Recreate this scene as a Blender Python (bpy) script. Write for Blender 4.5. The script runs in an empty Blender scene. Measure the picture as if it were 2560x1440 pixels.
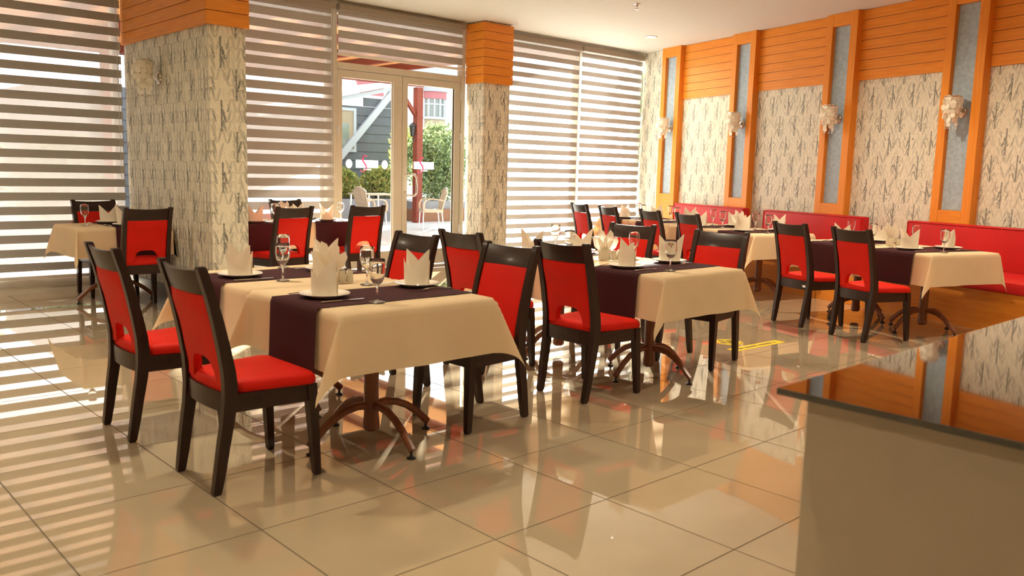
import bpy, bmesh, math, random
from mathutils import Vector, Matrix
random.seed(7)
PI = math.pi
scene = bpy.context.scene
COL = scene.collection

# ------------------------------------------------------------------ camera, world, sun, exposure
CAMH = 1.31
PITCH, ROLL, YAW = 0.13647673, 0.02536532, 0.74696581
cp, sp, cr, sr = math.cos(PITCH), math.sin(PITCH), math.cos(ROLL), math.sin(ROLL)
ca, sa = math.cos(YAW), math.sin(YAW)
def fr(v): return Vector((ca * v[0] + sa * v[1], -sa * v[0] + ca * v[1], v[2]))
FW, UP, RI = fr((0, cp, -sp)), fr((0, sp, cp)), fr((1, 0, 0))
R_ = RI * cr + UP * sr
U_ = -RI * sr + UP * cr
cam_d = bpy.data.cameras.new('camera')
cam = bpy.data.objects.new('camera', cam_d); COL.objects.link(cam)
cam.matrix_world = Matrix(((R_.x, U_.x, -FW.x, 0), (R_.y, U_.y, -FW.y, 0), (R_.z, U_.z, -FW.z, CAMH), (0, 0, 0, 1)))
cam_d.sensor_width = 36.0
cam_d.lens = 2134.45 / 2560 * 36.0
cam_d.clip_start, cam_d.clip_end = 0.05, 300
cam_d.dof.use_dof = True
cam_d.dof.focus_distance = 8.5
cam_d.dof.aperture_fstop = 4.2
scene.camera = cam

world = bpy.data.worlds.new('sky'); scene.world = world
world.use_nodes = True
wn = world.node_tree.nodes; wl = world.node_tree.links
wn['Background'].inputs[0].default_value = (0.92, 0.96, 1.0, 1)
wn['Background'].inputs[1].default_value = 2.4

SUN_AZ, SUN_EL = math.radians(44), math.radians(16.0)
sd = bpy.data.lights.new('sun', 'SUN'); sd.energy = 60.0; sd.angle = math.radians(0.6); sd.color = (1.0, 0.95, 0.86)
so = bpy.data.objects.new('sun', sd); COL.objects.link(so)
sdir = Vector((math.cos(SUN_AZ) * math.cos(SUN_EL), math.sin(SUN_AZ) * math.cos(SUN_EL), math.sin(SUN_EL)))
so.rotation_euler = sdir.to_track_quat('Z', 'Y').to_euler(); so.location = (30, 30, 15)

LAMP_W, LAMP_C = 104.0, (1.0, 0.84, 0.60)     # warm recessed ceiling lamps, all but one unseen and added as fill
vs = scene.view_settings
vs.view_transform = 'Standard'; vs.look = 'None'; vs.gamma = 1.0; vs.use_curve_mapping = False
vs.exposure = 0.55
scene.cycles.max_bounces = 10
scene.cycles.diffuse_bounces = 6
scene.cycles.glossy_bounces = 5
scene.cycles.transmission_bounces = 10
scene.cycles.transparent_max_bounces = 24
scene.cycles.use_denoising = True
scene.cycles.sample_clamp_indirect = 8.0
scene.cycles.caustics_refractive = False
scene.cycles.blur_glossy = 0.3

# ------------------------------------------------------------------ layout
ZC = 3.27              # ceiling
YB = 9.2               # inner face of the window wall
TH = math.radians(72.5)
UX, UY = math.cos(TH), math.sin(TH)
NX, NY = math.sin(TH), -math.cos(TH)
def W(s, n, z=0.0): return Vector((s * UX + n * NX, s * UY + n * NY, z))
RZW = TH               # frame rotation: local x along the wall, local y = -n (into the room)

# ------------------------------------------------------------------ node helpers
def new_mat(name):
    m = bpy.data.materials.new(name); m.use_nodes = True
    nt = m.node_tree; b = nt.nodes['Principled BSDF']
    return m, nt, b
class NT:
    def __init__(self, nt): self.nt = nt
    def n(self, typ, **kw):
        x = self.nt.nodes.new(typ)
        for k, v in kw.items(): setattr(x, k, v)
        return x
    def link(self, a, b): self.nt.links.new(a, b)
    def m(self, op, a, b=None, c=None, clamp=False):
        x = self.nt.nodes.new('ShaderNodeMath'); x.operation = op; x.use_clamp = clamp
        for i, v in enumerate((a, b, c)):
            if v is None: continue
            if isinstance(v, (int, float)): x.inputs[i].default_value = v
            else: self.nt.links.new(v, x.inputs[i])
        return x.outputs[0]
    def mix(self, f, a, b):
        x = self.nt.nodes.new('ShaderNodeMix'); x.data_type = 'RGBA'
        if isinstance(f, (int, float)): x.inputs[0].default_value = f
        else: self.nt.links.new(f, x.inputs[0])
        for i, v in ((6, a), (7, b)):
            if isinstance(v, tuple): x.inputs[i].default_value = (*v, 1) if len(v) == 3 else v
            else: self.nt.links.new(v, x.inputs[i])
        return x.outputs[2]
    def ramp(self, f, stops):
        x = self.nt.nodes.new('ShaderNodeValToRGB'); self.nt.links.new(f, x.inputs[0])
        e = x.color_ramp.elements
        while len(e) < len(stops): e.new(0.5)
        for i, (p, c) in enumerate(stops):
            e[i].position = p; e[i].color = (*c, 1) if len(c) == 3 else c
        return x.outputs[0]
    def noise(self, vec, scale, detail=2.0, rough=0.5):
        x = self.nt.nodes.new('ShaderNodeTexNoise'); x.inputs['Scale'].default_value = scale
        x.inputs['Detail'].default_value = detail; x.inputs['Roughness'].default_value = rough
        if vec is not None: self.nt.links.new(vec, x.inputs['Vector'])
        return x.outputs[0]
    def bump(self, h, strength, dist, bsdf):
        x = self.nt.nodes.new('ShaderNodeBump'); x.inputs['Strength'].default_value = strength
        x.inputs['Distance'].default_value = dist
        self.nt.links.new(h, x.inputs['Height']); self.nt.links.new(x.outputs[0], bsdf.inputs['Normal'])
    def obj(self):
        return self.nt.nodes.new('ShaderNodeTexCoord').outputs['Object']
    def scaled(self, vec, s):
        x = self.nt.nodes.new('ShaderNodeMapping'); x.inputs['Scale'].default_value = s
        self.nt.links.new(vec, x.inputs['Vector']); return x.outputs[0]

def plain(name, col, rough=0.5, metal=0.0, spec=0.5, coat=0.0, var=0.0, vscale=8.0, bump=0.0):
    m, nt, b = new_mat(name); h = NT(nt)
    b.inputs['Roughness'].default_value = rough; b.inputs['Metallic'].default_value = metal
    b.inputs['Specular IOR Level'].default_value = spec; b.inputs['Coat Weight'].default_value = coat
    b.inputs['Base Color'].default_value = (*col, 1)
    if var or bump:
        f = h.noise(h.obj(), vscale, 4)
        if var:
            lo = tuple(c * (1 - var) for c in col); hi = tuple(min(1, c * (1 + var)) for c in col)
            h.link(h.ramp(f, [(0.3, lo), (0.7, hi)]), b.inputs['Base Color'])
        if bump: h.bump(f, bump, 0.01, b)
    return m

def wood(name, col, dark, rough=0.38, axis='x', coat=0.06, scale=1.0):
    m, nt, b = new_mat(name); h = NT(nt)
    s = {'x': (1.2, 22, 22), 'y': (22, 1.2, 22), 'z': (22, 22, 1.2)}[axis]
    v = h.scaled(h.obj(), tuple(k * scale for k in s))
    f = h.noise(v, 2.0, 6, 0.6)
    h.link(h.ramp(f, [(0.25, dark), (0.62, col)]), b.inputs['Base Color']); b.inputs['Specular IOR Level'].default_value = 0.22
    b.inputs['Roughness'].default_value = rough; b.inputs['Coat Weight'].default_value = coat
    b.inputs['Coat Roughness'].default_value = 0.15
    h.bump(f, 0.08, 0.003, b)
    return m

M = {}
M['orange_x'] = wood('orange_wood_along', (0.76, 0.275, 0.032), (0.62, 0.19, 0.018))
M['orange_z'] = wood('orange_wood_upright', (0.76, 0.275, 0.032), (0.62, 0.19, 0.018), axis='z')
M['dark'] = wood('dark_stained_wood', (0.034, 0.0165, 0.0115), (0.017, 0.008, 0.006), rough=0.33, axis='z', coat=0.12)
M['dark_x'] = wood('dark_stained_wood_rail', (0.034, 0.0165, 0.0115), (0.017, 0.008, 0.006), rough=0.33, axis='y', coat=0.12)
M['pedestal'] = wood('reddish_wood', (0.22, 0.072, 0.032), (0.13, 0.04, 0.018), rough=0.3, axis='z', coat=0.4)
M['pergola'] = wood('pergola_wood', (0.20, 0.045, 0.025), (0.13, 0.028, 0.016), rough=0.6, axis='x', coat=0.0)
M['pergola_roof'] = wood('pergola_boards', (0.85, 0.40, 0.15), (0.65, 0.25, 0.08), rough=0.6, axis='y', coat=0.0)
M['red'] = plain('red_leatherette', (0.57, 0.0115, 0.004), rough=0.58, spec=0.14, var=0.06, vscale=5, bump=0.02)
M['red_bench'] = plain('dark_red_leatherette', (0.50, 0.012, 0.012), rough=0.45, spec=0.25, var=0.08, vscale=3, bump=0.02)
M['black'] = plain('black_plastic', (0.012, 0.012, 0.012), rough=0.4)
M['chrome'] = plain('chrome', (0.62, 0.58, 0.54), rough=0.14, metal=1.0)
M['steel'] = plain('cutlery_steel', (0.75, 0.72, 0.66), rough=0.16, metal=1.0)
M['china'] = plain('white_china', (0.80, 0.76, 0.68), rough=0.12, coat=0.6)
M['cream_ceramic'] = plain('cream_ceramic', (0.66, 0.60, 0.46), rough=0.25, coat=0.4)
M['alu'] = plain('champagne_aluminium', (0.62, 0.58, 0.49), rough=0.35, metal=0.0, var=0.03)
M['ceiling'] = plain('ceiling_paint', (0.60, 0.61, 0.56), rough=0.9, var=0.01)
M['paint'] = plain('cream_paint', (0.78, 0.68, 0.53), rough=0.85, var=0.02)
M['niche'] = plain('blue_grey_wallpaper', (0.34, 0.42, 0.49), rough=0.8, var=0.16, vscale=26)
M['skirting'] = plain('dark_skirting', (0.10, 0.085, 0.07), rough=0.3)
M['counter_top'] = plain('black_polished_granite', (0.006, 0.0045, 0.004), rough=0.035, spec=0.9, coat=1.0)
M['counter_body'] = plain('grey_laminate', (0.48, 0.41, 0.31), rough=0.45, var=0.02)
M['yellow'] = plain('yellow_vinyl', (0.80, 0.58, 0.03), rough=0.35)
M['plastic_cream'] = plain('cream_plastic', (0.42, 0.34, 0.24), rough=0.5)
M['leg_metal'] = plain('pale_aluminium_tube', (0.72, 0.72, 0.72), rough=0.3, metal=0.6)
M['clapboard'] = plain('grey_clapboard_paint', (0.075, 0.088, 0.10), rough=0.7, var=0.08, vscale=3)
M['white_trim'] = plain('white_trim_paint', (0.36, 0.39, 0.42), rough=0.6)
M['white_wall'] = plain('white_render', (0.78, 0.76, 0.74), rough=0.9, var=0.03)
M['pink'] = plain('dusty_pink_render', (0.34, 0.12, 0.13), rough=0.8)
M['tan'] = plain('tan_render', (0.30, 0.25, 0.17), rough=0.8)
M['wall_pink'] = plain('weathered_rose_render', (0.36, 0.27, 0.21), rough=0.9, var=0.08, vscale=2)
M['dark_glass'] = plain('far_window_glass', (0.16, 0.19, 0.17), rough=0.05, spec=0.8)
M['paving'] = plain('pale_paving', (0.42, 0.41, 0.40), rough=0.7, var=0.06, vscale=2)
M['planter_orange'] = plain('terracotta_planter', (0.24, 0.11, 0.055), rough=0.8, var=0.1)
M['planter_grey'] = plain('grey_planter', (0.22, 0.22, 0.23), rough=0.8, var=0.1)
M['soil'] = plain('soil', (0.06, 0.04, 0.03), rough=1.0)
M['bark'] = plain('bark', (0.10, 0.07, 0.05), rough=1.0)
M['slate'] = plain('slate_roof', (0.30, 0.32, 0.36), rough=0.7)
M['blind_rail'] = plain('grey_blind_cassette', (0.30, 0.26, 0.21), rough=0.5)
M['white_plastic'] = plain('white_plastic', (0.75, 0.72, 0.66), rough=0.4)
M['pink_decal'] = plain('magenta_vinyl', (0.75, 0.05, 0.22), rough=0.4)
M['grey_decal'] = plain('grey_vinyl', (0.45, 0.45, 0.48), rough=0.5)

def cloth(name, col, trans, rough=0.9, weave=900, bump=0.12):
    m, nt, b = new_mat(name); h = NT(nt)
    f = h.noise(h.scaled(h.obj(), (1, 1, 1)), 6, 4)
    c = h.ramp(f, [(0.3, tuple(k * 0.95 for k in col)), (0.7, col)])
    h.link(c, b.inputs['Base Color']); b.inputs['Roughness'].default_value = rough
    b.inputs['Specular IOR Level'].default_value = 0.15
    w = h.noise(h.obj(), weave, 1); h.bump(w, bump, 0.001, b)
    if trans > 0:
        t = h.n('ShaderNodeBsdfTranslucent'); h.link(c, t.inputs[0])
        mx = h.n('ShaderNodeMixShader'); mx.inputs[0].default_value = trans
        h.link(b.outputs[0], mx.inputs[1]); h.link(t.outputs[0], mx.inputs[2])
        h.link(mx.outputs[0], nt.nodes['Material Output'].inputs[0])
    return m
M['cloth'] = cloth('cream_tablecloth', (0.87, 0.68, 0.44), 0.30)
M['runner'] = cloth('aubergine_runner', (0.052, 0.016, 0.019), 0.05)
M['napkin'] = cloth('ivory_napkin', (0.86, 0.77, 0.63), 0.18)
M['band'] = cloth('taupe_blind_fabric', (0.50, 0.48, 0.455), 0.22, weave=300)
M['white_decal'] = cloth('white_window_film', (0.9, 0.9, 0.9), 0.6, bump=0.0)
M['shell'] = cloth('capiz_shell', (0.92, 0.88, 0.76), 0.30, rough=0.3, weave=40, bump=0.05)

def sheer():
    m, nt, b = new_mat('sheer_blind_fabric'); h = NT(nt)
    d = h.n('ShaderNodeBsdfDiffuse'); d.inputs[0].default_value = (0.84, 0.83, 0.82, 1)
    t = h.n('ShaderNodeBsdfTranslucent'); t.inputs[0].default_value = (0.9, 0.89, 0.87, 1)
    a = h.n('ShaderNodeMixShader'); a.inputs[0].default_value = 0.85
    h.link(d.outputs[0], a.inputs[1]); h.link(t.outputs[0], a.inputs[2])
    tr = h.n('ShaderNodeBsdfTransparent')
    e = h.n('ShaderNodeMixShader'); e.inputs[0].default_value = 0.36
    h.link(tr.outputs[0], e.inputs[1]); h.link(a.outputs[0], e.inputs[2])
    h.link(e.outputs[0], nt.nodes['Material Output'].inputs[0]); return m
M['sheer'] = sheer()

def pane_glass():
    m, nt, b = new_mat('window_glass'); h = NT(nt)
    tr = h.n('ShaderNodeBsdfTransparent'); tr.inputs[0].default_value = (0.96, 0.98, 0.97, 1)
    gl = h.n('ShaderNodeBsdfGlossy'); gl.inputs['Roughness'].default_value = 0.01
    f = h.n('ShaderNodeFresnel'); f.inputs[0].default_value = 1.45
    mx = h.n('ShaderNodeMixShader')
    ge = h.n('ShaderNodeNewGeometry')
    h.link(h.m('MULTIPLY', f.outputs[0], h.m('SUBTRACT', 1.0, ge.outputs['Backfacing'])), mx.inputs[0]); h.link(tr.outputs[0], mx.inputs[1]); h.link(gl.outputs[0], mx.inputs[2])
    h.link(mx.outputs[0], nt.nodes['Material Output'].inputs[0]); return m
M['pane'] = pane_glass()

def goblet_glass():
    m, nt, b = new_mat('goblet_glass')
    b.inputs['Transmission Weight'].default_value = 1.0; b.inputs['IOR'].default_value = 1.45
    b.inputs['Roughness'].default_value = 0.0; b.inputs['Base Color'].default_value = (0.97, 0.97, 0.96, 1)
    return m
M['goblet'] = goblet_glass()

def floor_tile_mat():
    m, nt, b = new_mat('polished_cream_tile'); h = NT(nt)
    info = h.n('ShaderNodeObjectInfo')
    f = h.noise(h.obj(), 3.5, 5, 0.6)
    c1 = h.ramp(f, [(0.25, (0.425, 0.335, 0.22)), (0.75, (0.475, 0.38, 0.258))])
    hsv = h.n('ShaderNodeHueSaturation'); h.link(c1, hsv.inputs['Color'])
    h.link(h.m('MULTIPLY_ADD', info.outputs['Random'], 0.06, 0.97), hsv.inputs['Value'])
    h.link(hsv.outputs[0], b.inputs['Base Color'])
    b.inputs['Roughness'].default_value = 0.02; b.inputs['Specular IOR Level'].default_value = 0.62
    b.inputs['Coat Weight'].default_value = 0.8; b.inputs['Coat Roughness'].default_value = 0.008
    return m
M['tile'] = floor_tile_mat()
M['grout'] = plain('grey_grout', (0.13, 0.10, 0.07), rough=0.9, spec=0.1)

def leaf_mat(name, c1, c2, c3):
    m, nt, b = new_mat(name); h = NT(nt)
    f = h.noise(h.obj(), 9, 2)
    c = h.ramp(f, [(0.3, c1), (0.5, c2), (0.72, c3)])
    h.link(c, b.inputs['Base Color']); b.inputs['Roughness'].default_value = 0.5
    t = h.n('ShaderNodeBsdfTranslucent'); h.link(c, t.inputs[0])
    mx = h.n('ShaderNodeMixShader'); mx.inputs[0].default_value = 0.35
    h.link(b.outputs[0], mx.inputs[1]); h.link(t.outputs[0], mx.inputs[2])
    h.link(mx.outputs[0], nt.nodes['Material Output'].inputs[0]); return m
M['leaf'] = leaf_mat('hedge_leaves', (0.07, 0.12, 0.05), (0.17, 0.24, 0.10), (0.40, 0.45, 0.18))
M['leaf_y'] = leaf_mat('flowering_shrub_leaves', (0.08, 0.14, 0.03), (0.28, 0.33, 0.07), (0.55, 0.40, 0.16))

def wallpaper(name, wid, k0, k1, stem_k, spk):
    """leaf blades slanting left and right in narrow columns, gathered into tree-like clusters"""
    m, nt, b = new_mat(name); h = NT(nt)
    uv = h.n('ShaderNodeTexCoord').outputs['UV']
    sep = h.n('ShaderNodeSeparateXYZ'); h.link(uv, sep.inputs[0])
    U0, V0 = sep.outputs[0], sep.outputs[1]
    def layer(cw, rowh, slant, seed, thr, wdt):
        u = h.m('DIVIDE', U0, cw); iu = h.m('FLOOR', u); fu = h.m('FRACT', u)
        par = h.m('FLOORED_MODULO', iu, 2.0); sg = h.m('MULTIPLY_ADD', par, 2.0, -1.0)
        w = h.m('ADD', h.m('DIVIDE', V0, rowh), h.m('MULTIPLY', h.m('MULTIPLY', sg, h.m('SUBTRACT', fu, 0.5)), slant))
        iw = h.m('FLOOR', w); fw = h.m('FRACT', w)
        cx = h.n('ShaderNodeCombineXYZ')
        h.link(h.m('ADD', h.m('FLOORED_MODULO', iu, 12.0), seed), cx.inputs[0]); h.link(h.m('ADD', h.m('FLOORED_MODULO', iw, 6.0), seed * 1.7), cx.inputs[1])
        wn_ = h.n('ShaderNodeTexWhiteNoise'); wn_.noise_dimensions = '2D'; h.link(cx.outputs[0], wn_.inputs['Vector']); r = wn_.outputs[0]
        env = h.m('MULTIPLY', h.m('MULTIPLY', fu, h.m('SUBTRACT', 1.0, fu)), wdt * 4)
        ins = h.m('MULTIPLY', h.m('SUBTRACT', env, h.m('ABSOLUTE', h.m('SUBTRACT', fw, 0.5))), 18.0, clamp=True)
        on = h.m('MULTIPLY', h.m('SUBTRACT', r, thr), 2.2, clamp=True)
        return h.m('MULTIPLY', ins, on), iu, fu, r
    A, iu, fu, r = layer(0.046, 0.088, 1.25, 0.31, 0.12, wid)
    B, _, _, r2 = layer(0.062, 0.150, 0.9, 5.77, 0.35, 0.26)
    tx = h.noise(h.scaled(uv, (70, 30, 1)), 1.6, 4, 0.7)
    worn = h.m('MULTIPLY', h.m('SUBTRACT', tx, 0.34), 6.5, clamp=True)
    # half-drop clusters
    cu = h.m('DIVIDE', U0, 0.276); row = h.m('FLOOR', h.m('DIVIDE', V0, 0.264))
    cu2 = h.m('FRACT', h.m('MULTIPLY_ADD', h.m('FLOORED_MODULO', row, 2.0), 0.5, cu)); cv = h.m('FRACT', h.m('DIVIDE', V0, 0.264))
    du = h.m('SUBTRACT', cu2, 0.5); dv = h.m('SUBTRACT', cv, 0.5)
    d2 = h.m('ADD', h.m('MULTIPLY', h.m('MULTIPLY', du, du), 7.0), h.m('MULTIPLY', h.m('MULTIPLY', dv, dv), 2.6))
    clus = h.m('SUBTRACT', 1.0, d2, clamp=True)
    stem = h.m('MULTIPLY', h.m('LESS_THAN', h.m('ABSOLUTE', du), 0.030), h.m('GREATER_THAN', clus, 0.30))
    tone = h.m('MAXIMUM', h.m('MULTIPLY', A, h.m('MULTIPLY_ADD', clus, k1, k0)), h.m('MULTIPLY', B, 0.42))
    tone = h.m('MAXIMUM', tone, h.m('MULTIPLY', stem, stem_k))
    tone = h.m('MULTIPLY', tone, worn)
    sp = h.noise(h.scaled(uv, (52, 24, 1)), 1.0, 3, 0.65)
    sp = h.m('MULTIPLY', h.m('SUBTRACT', sp, 0.565), 9.0, clamp=True)
    tone = h.m('MAXIMUM', tone, h.m('MULTIPLY', sp, h.m('MULTIPLY_ADD', clus, 0.55 * spk, 0.20 * spk)))
    base = h.mix(h.noise(h.scaled(uv, (9, 9, 1)), 1.0, 3), (0.67, 0.63, 0.51), (0.75, 0.71, 0.59))
    col = h.mix(tone, base, (0.035, 0.048, 0.055))
    h.link(col, b.inputs['Base Color']); b.inputs['Roughness'].default_value = 0.7
    b.inputs['Specular IOR Level'].default_value = 0.3
    return m
M['wallpaper'] = wallpaper('leaf_lattice_wallpaper', 0.48, 0.30, 0.55, 0.8, 0.7)
M['wallpaper_wall'] = wallpaper('speckled_leaf_wallpaper', 0.34, 0.18, 0.62, 0.75, 1.5)

def emit(name, col, s):
    m, nt, b = new_mat(name)
    b.inputs['Emission Color'].default_value = (*col, 1); b.inputs['Emission Strength'].default_value = s
    b.inputs['Base Color'].default_value = (*col, 1); return m
M['lamp'] = emit('downlight_lamp', (1.0, 0.95, 0.85), 6.0)

# ------------------------------------------------------------------ mesh helpers
class MB:
    def __init__(self): self.v = []; self.f = []; self.uv = {}
    def add(self, vs, fs):
        o = len(self.v); self.v += [tuple(p) for p in vs]; self.f += [tuple(i + o for i in q) for q in fs]
    def box(self, x0, x1, y0, y1, z0, z1, c=0.0):
        if c <= 0:
            self.add([(x0, y0, z0), (x1, y0, z0), (x1, y1, z0), (x0, y1, z0), (x0, y0, z1), (x1, y0, z1), (x1, y1, z1), (x0, y1, z1)],
                     [(3, 2, 1, 0), (4, 5, 6, 7), (0, 1, 5, 4), (1, 2, 6, 5), (2, 3, 7, 6), (3, 0, 4, 7)])
            return
        bm = bmesh.new(); bmesh.ops.create_cube(bm, size=1.0)
        for q in bm.verts:
            q.co = Vector(((x0 + x1) / 2 + q.co.x * (x1 - x0), (y0 + y1) / 2 + q.co.y * (y1 - y0), (z0 + z1) / 2 + q.co.z * (z1 - z0)))
        bmesh.ops.bevel(bm, geom=list(bm.edges), offset=c, segments=2, profile=0.7, affect='EDGES')
        bm.verts.ensure_lookup_table(); bm.verts.index_update()
        self.add([q.co[:] for q in bm.verts], [[q.index for q in fc.verts] for fc in bm.faces]); bm.free()
    def loft(self, rings, cap=True):
        n = len(rings[0]); o = len(self.v)
        for r in rings: self.v += [tuple(p) for p in r]
        for i in range(len(rings) - 1):
            for j in range(n):
                a = o + i * n + j; b = o + i * n + (j + 1) % n
                self.f.append((a, b, b + n, a + n))
        if cap:
            self.f.append(tuple(o + j for j in reversed(range(n))))
            self.f.append(tuple(o + (len(rings) - 1) * n + j for j in range(n)))
    def tube(self, path, r, n=8, cap=True):
        path = [Vector(p) for p in path]; rings = []
        prev = None
        for i, p in enumerate(path):
            t = (path[min(i + 1, len(path) - 1)] - path[max(i - 1, 0)]).normalized()
            if prev is None:
                a = Vector((0, 0, 1)) if abs(t.z) < 0.9 else Vector((1, 0, 0))
                e = t.cross(a).normalized()
            else:
                e = (prev - t * prev.dot(t)).normalized()
            prev = e; g = t.cross(e)
            rr = r[i] if isinstance(r, (list, tuple)) else r
            rings.append([p + e * rr * math.cos(2 * PI * k / n) + g * rr * math.sin(2 * PI * k / n) for k in range(n)])
        self.loft(rings, cap)
    def lathe(self, prof, n=24, cx=0, cy=0, cap=False):
        rings = [[(cx + r * math.cos(2 * PI * k / n), cy + r * math.sin(2 * PI * k / n), z) for k in range(n)] for r, z in prof]
        self.loft(rings, cap)
    def grid(self, P, nu, nv):
        o = len(self.v)
        for i in range(nu):
            for j in range(nv): self.v.append(tuple(P(i, j)))
        for i in range(nu - 1):
            for j in range(nv - 1):
                a = o + i * nv + j; self.f.append((a, a + nv, a + nv + 1, a + 1))
    def quad_uv(self, ps, uvs):
        o = len(self.v); self.v += [tuple(p) for p in ps]; self.uv[len(self.f)] = uvs
        self.f.append((o, o + 1, o + 2, o + 3))
    def mesh(self, name, mat, smooth=False, angle=None):
        me = bpy.data.meshes.new(name); me.from_pydata(self.v, [], self.f)
        me.materials.append(mat)
        if self.uv:
            l = me.uv_layers.new(name='UVMap')
            for fi, uvs in self.uv.items():
                for k, li in enumerate(me.polygons[fi].loop_indices): l.data[li].uv = uvs[k]
        if smooth:
            me.polygons.foreach_set('use_smooth', [True] * len(me.polygons))
            if angle is not None:
                me.set_sharp_from_angle(angle=angle)
        me.update(); return me
    def build(self, name, mat, parent=None, loc=(0, 0, 0), rz=0.0, smooth=False, angle=0.7):
        return put(name, self.mesh(name, mat, smooth, angle), parent, loc, rz)

def put(name, me, parent=None, loc=(0, 0, 0), rz=0.0):
    o = bpy.data.objects.new(name, me); COL.objects.link(o)
    if parent is not None: o.parent = parent
    o.location = loc; o.rotation_euler = (0, 0, rz)
    return o
def tag(o, label=None, cat=None, group=None, kind=None):
    if label: o['label'] = label
    if cat: o['category'] = cat
    if group: o['group'] = group
    if kind: o['kind'] = kind
    return o
def thing(name, label, cat, loc=(0, 0, 0), rz=0.0, group=None):
    return tag(put(name, None, None, loc, rz), label, cat, group)
def struct(name, loc=(0, 0, 0), rz=0.0, label=None):
    return tag(put(name, None, None, loc, rz), label, None, None, 'structure')
def copy_tree(o, parent=None):
    c = o.copy(); COL.objects.link(c)
    if parent is not None: c.parent = parent
    for ch in list(o.children): copy_tree(ch, c)
    return c
def place(o, loc, rz, label, group=None):
    o.location = loc; o.rotation_euler = (0, 0, rz); o['label'] = label
    if group: o['group'] = group
    return o

# ------------------------------------------------------------------ floor
TX0, TY0, TS = 1.348, 3.358, 0.60
fl = MB(); fl.box(-3.2, 12.6, -3.2, YB + 0.10, -0.06, -0.0012)
floor = tag(fl.build('floor', M['grout']), 'polished cream square floor tiles with thin dark joints', None, None, 'structure')
tm = MB(); g = 0.0028
tm.box(g, TS - g, g, TS - g, -0.0012, 0.0)
tile_me = tm.mesh('tile', M['tile'])
def project(x, y, z):
    p = Vector((x, y, z - CAMH)); d = p.dot(FW)
    if d < 0.05: return None
    return 1280 + 2134.45 * p.dot(R_) / d, 720 - 2134.45 * p.dot(U_) / d, d
def inside_room(x, y):
    s = x * UX + y * UY; n = x * NX + y * NY
    return n < 8.05
seen, rest = [], []
for i in range(-8, 18):
    for j in range(-11, 11):
        x, y = TX0 + i * TS, TY0 + j * TS
        if y > YB + 0.05 or x < -3.15 or y < -3.1 or x > 12.0: continue
        if not inside_room(x + 0.3, y + 0.3): continue
        ok = False
        for dx, dy in ((0, 0), (TS, 0), (0, TS), (TS, TS), (TS / 2, TS / 2)):
            q = project(x + dx, y + dy, 0)
            if q and -60 < q[0] < 2620 and q[1] < 1560: ok = True
        q = project(x + 0.3, y + 0.3, 0)
        (seen if ok else rest).append((q[2] if q else 99, x, y))
seen.sort()
rest += seen[300:]; seen = seen[:300]
for d, x, y in seen: put('tile', tile_me, floor, (x, y, 0))
rb = MB()
for d, x, y in rest: rb.box(x + g, x + TS - g, y + g, y + TS - g, -0.0012, 0.0)
tag(rb.build('tile_field', M['tile'], floor), kind='stuff')

# ------------------------------------------------------------------ ceiling and shell walls
cb = MB(); cb.box(-3.2, 12.6, -3.2, YB + 0.35, ZC, ZC + 0.15)
tag(cb.build('ceiling', M['ceiling']), 'smooth warm white ceiling', None, None, 'structure')
lb = MB(); lb.box(-3.2, -3.05, -3.2, YB + 0.2, 0, ZC)
tag(lb.build('wall_left', M['paint']), 'cream wall outside the view', None, None, 'structure')
rw = MB(); rw.box(-3.05, 10.0, -3.2, -3.05, 0, ZC)
tag(rw.build('wall_rear', M['paint']), 'cream wall behind the viewpoint', None, None, 'structure')

# window wall: low upstand, head, and the short piers behind the pillars
wb = struct('wall_back', label='window wall with low upstand and head')
q = MB(); q.box(-3.05, 3.0, YB + 0.02, YB + 0.16, 0, 0.075); q.build('upstand', M['alu'], wb)
q = MB(); q.box(3.42, 5.52, YB + 0.02, YB + 0.16, 0, 0.075); q.build('upstand', M['alu'], wb)
q = MB(); q.box(7.56, 11.36, YB + 0.02, YB + 0.16, 0, 0.075); q.build('upstand', M['alu'], wb)
q = MB(); q.box(-3.05, 11.5, YB + 0.02, YB + 0.16, 3.2, ZC); q.build('head', M['alu'], wb)
q = MB(); q.box(-3.05, 0.2, YB + 0.02, YB + 0.16, 0.075, 3.2); q.build('pier', M['paint'], wb)

# ------------------------------------------------------------------ windows with zebra blinds
def window(idx, xs, label):
    w = struct('window_%d' % idx, (0, YB, 0), label=label)
    for x in xs:
        q = MB(); q.box(x - 0.032, x + 0.032, 0.03, 0.11, 0.075, 3.2, 0.006); q.build('mullion', M['alu'], w)
    for a, b in zip(xs[:-1], xs[1:]):
        for z0, z1 in ((0.075, 0.14), (3.13, 3.2)):
            q = MB(); q.box(a + 0.032, b - 0.032, 0.035, 0.105, z0, z1, 0.006); q.build('rail', M['alu'], w)
        q = MB(); q.box(a + 0.032, b - 0.032, 0.066, 0.072, 0.14, 3.13); q.build('pane', M['pane'], w)
    return w
window(1, [0.25, 1.65, 3.02], 'tall window beside the big wallpapered pillar')
window(2, [3.47, 5.47], 'tall window between the big pillar and the glass doors')
window(3, [8.12, 9.80], 'tall window between the slim pillar and the corner window')
window(4, [9.87, 11.30], 'tall corner window next to the panelled wall')

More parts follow.
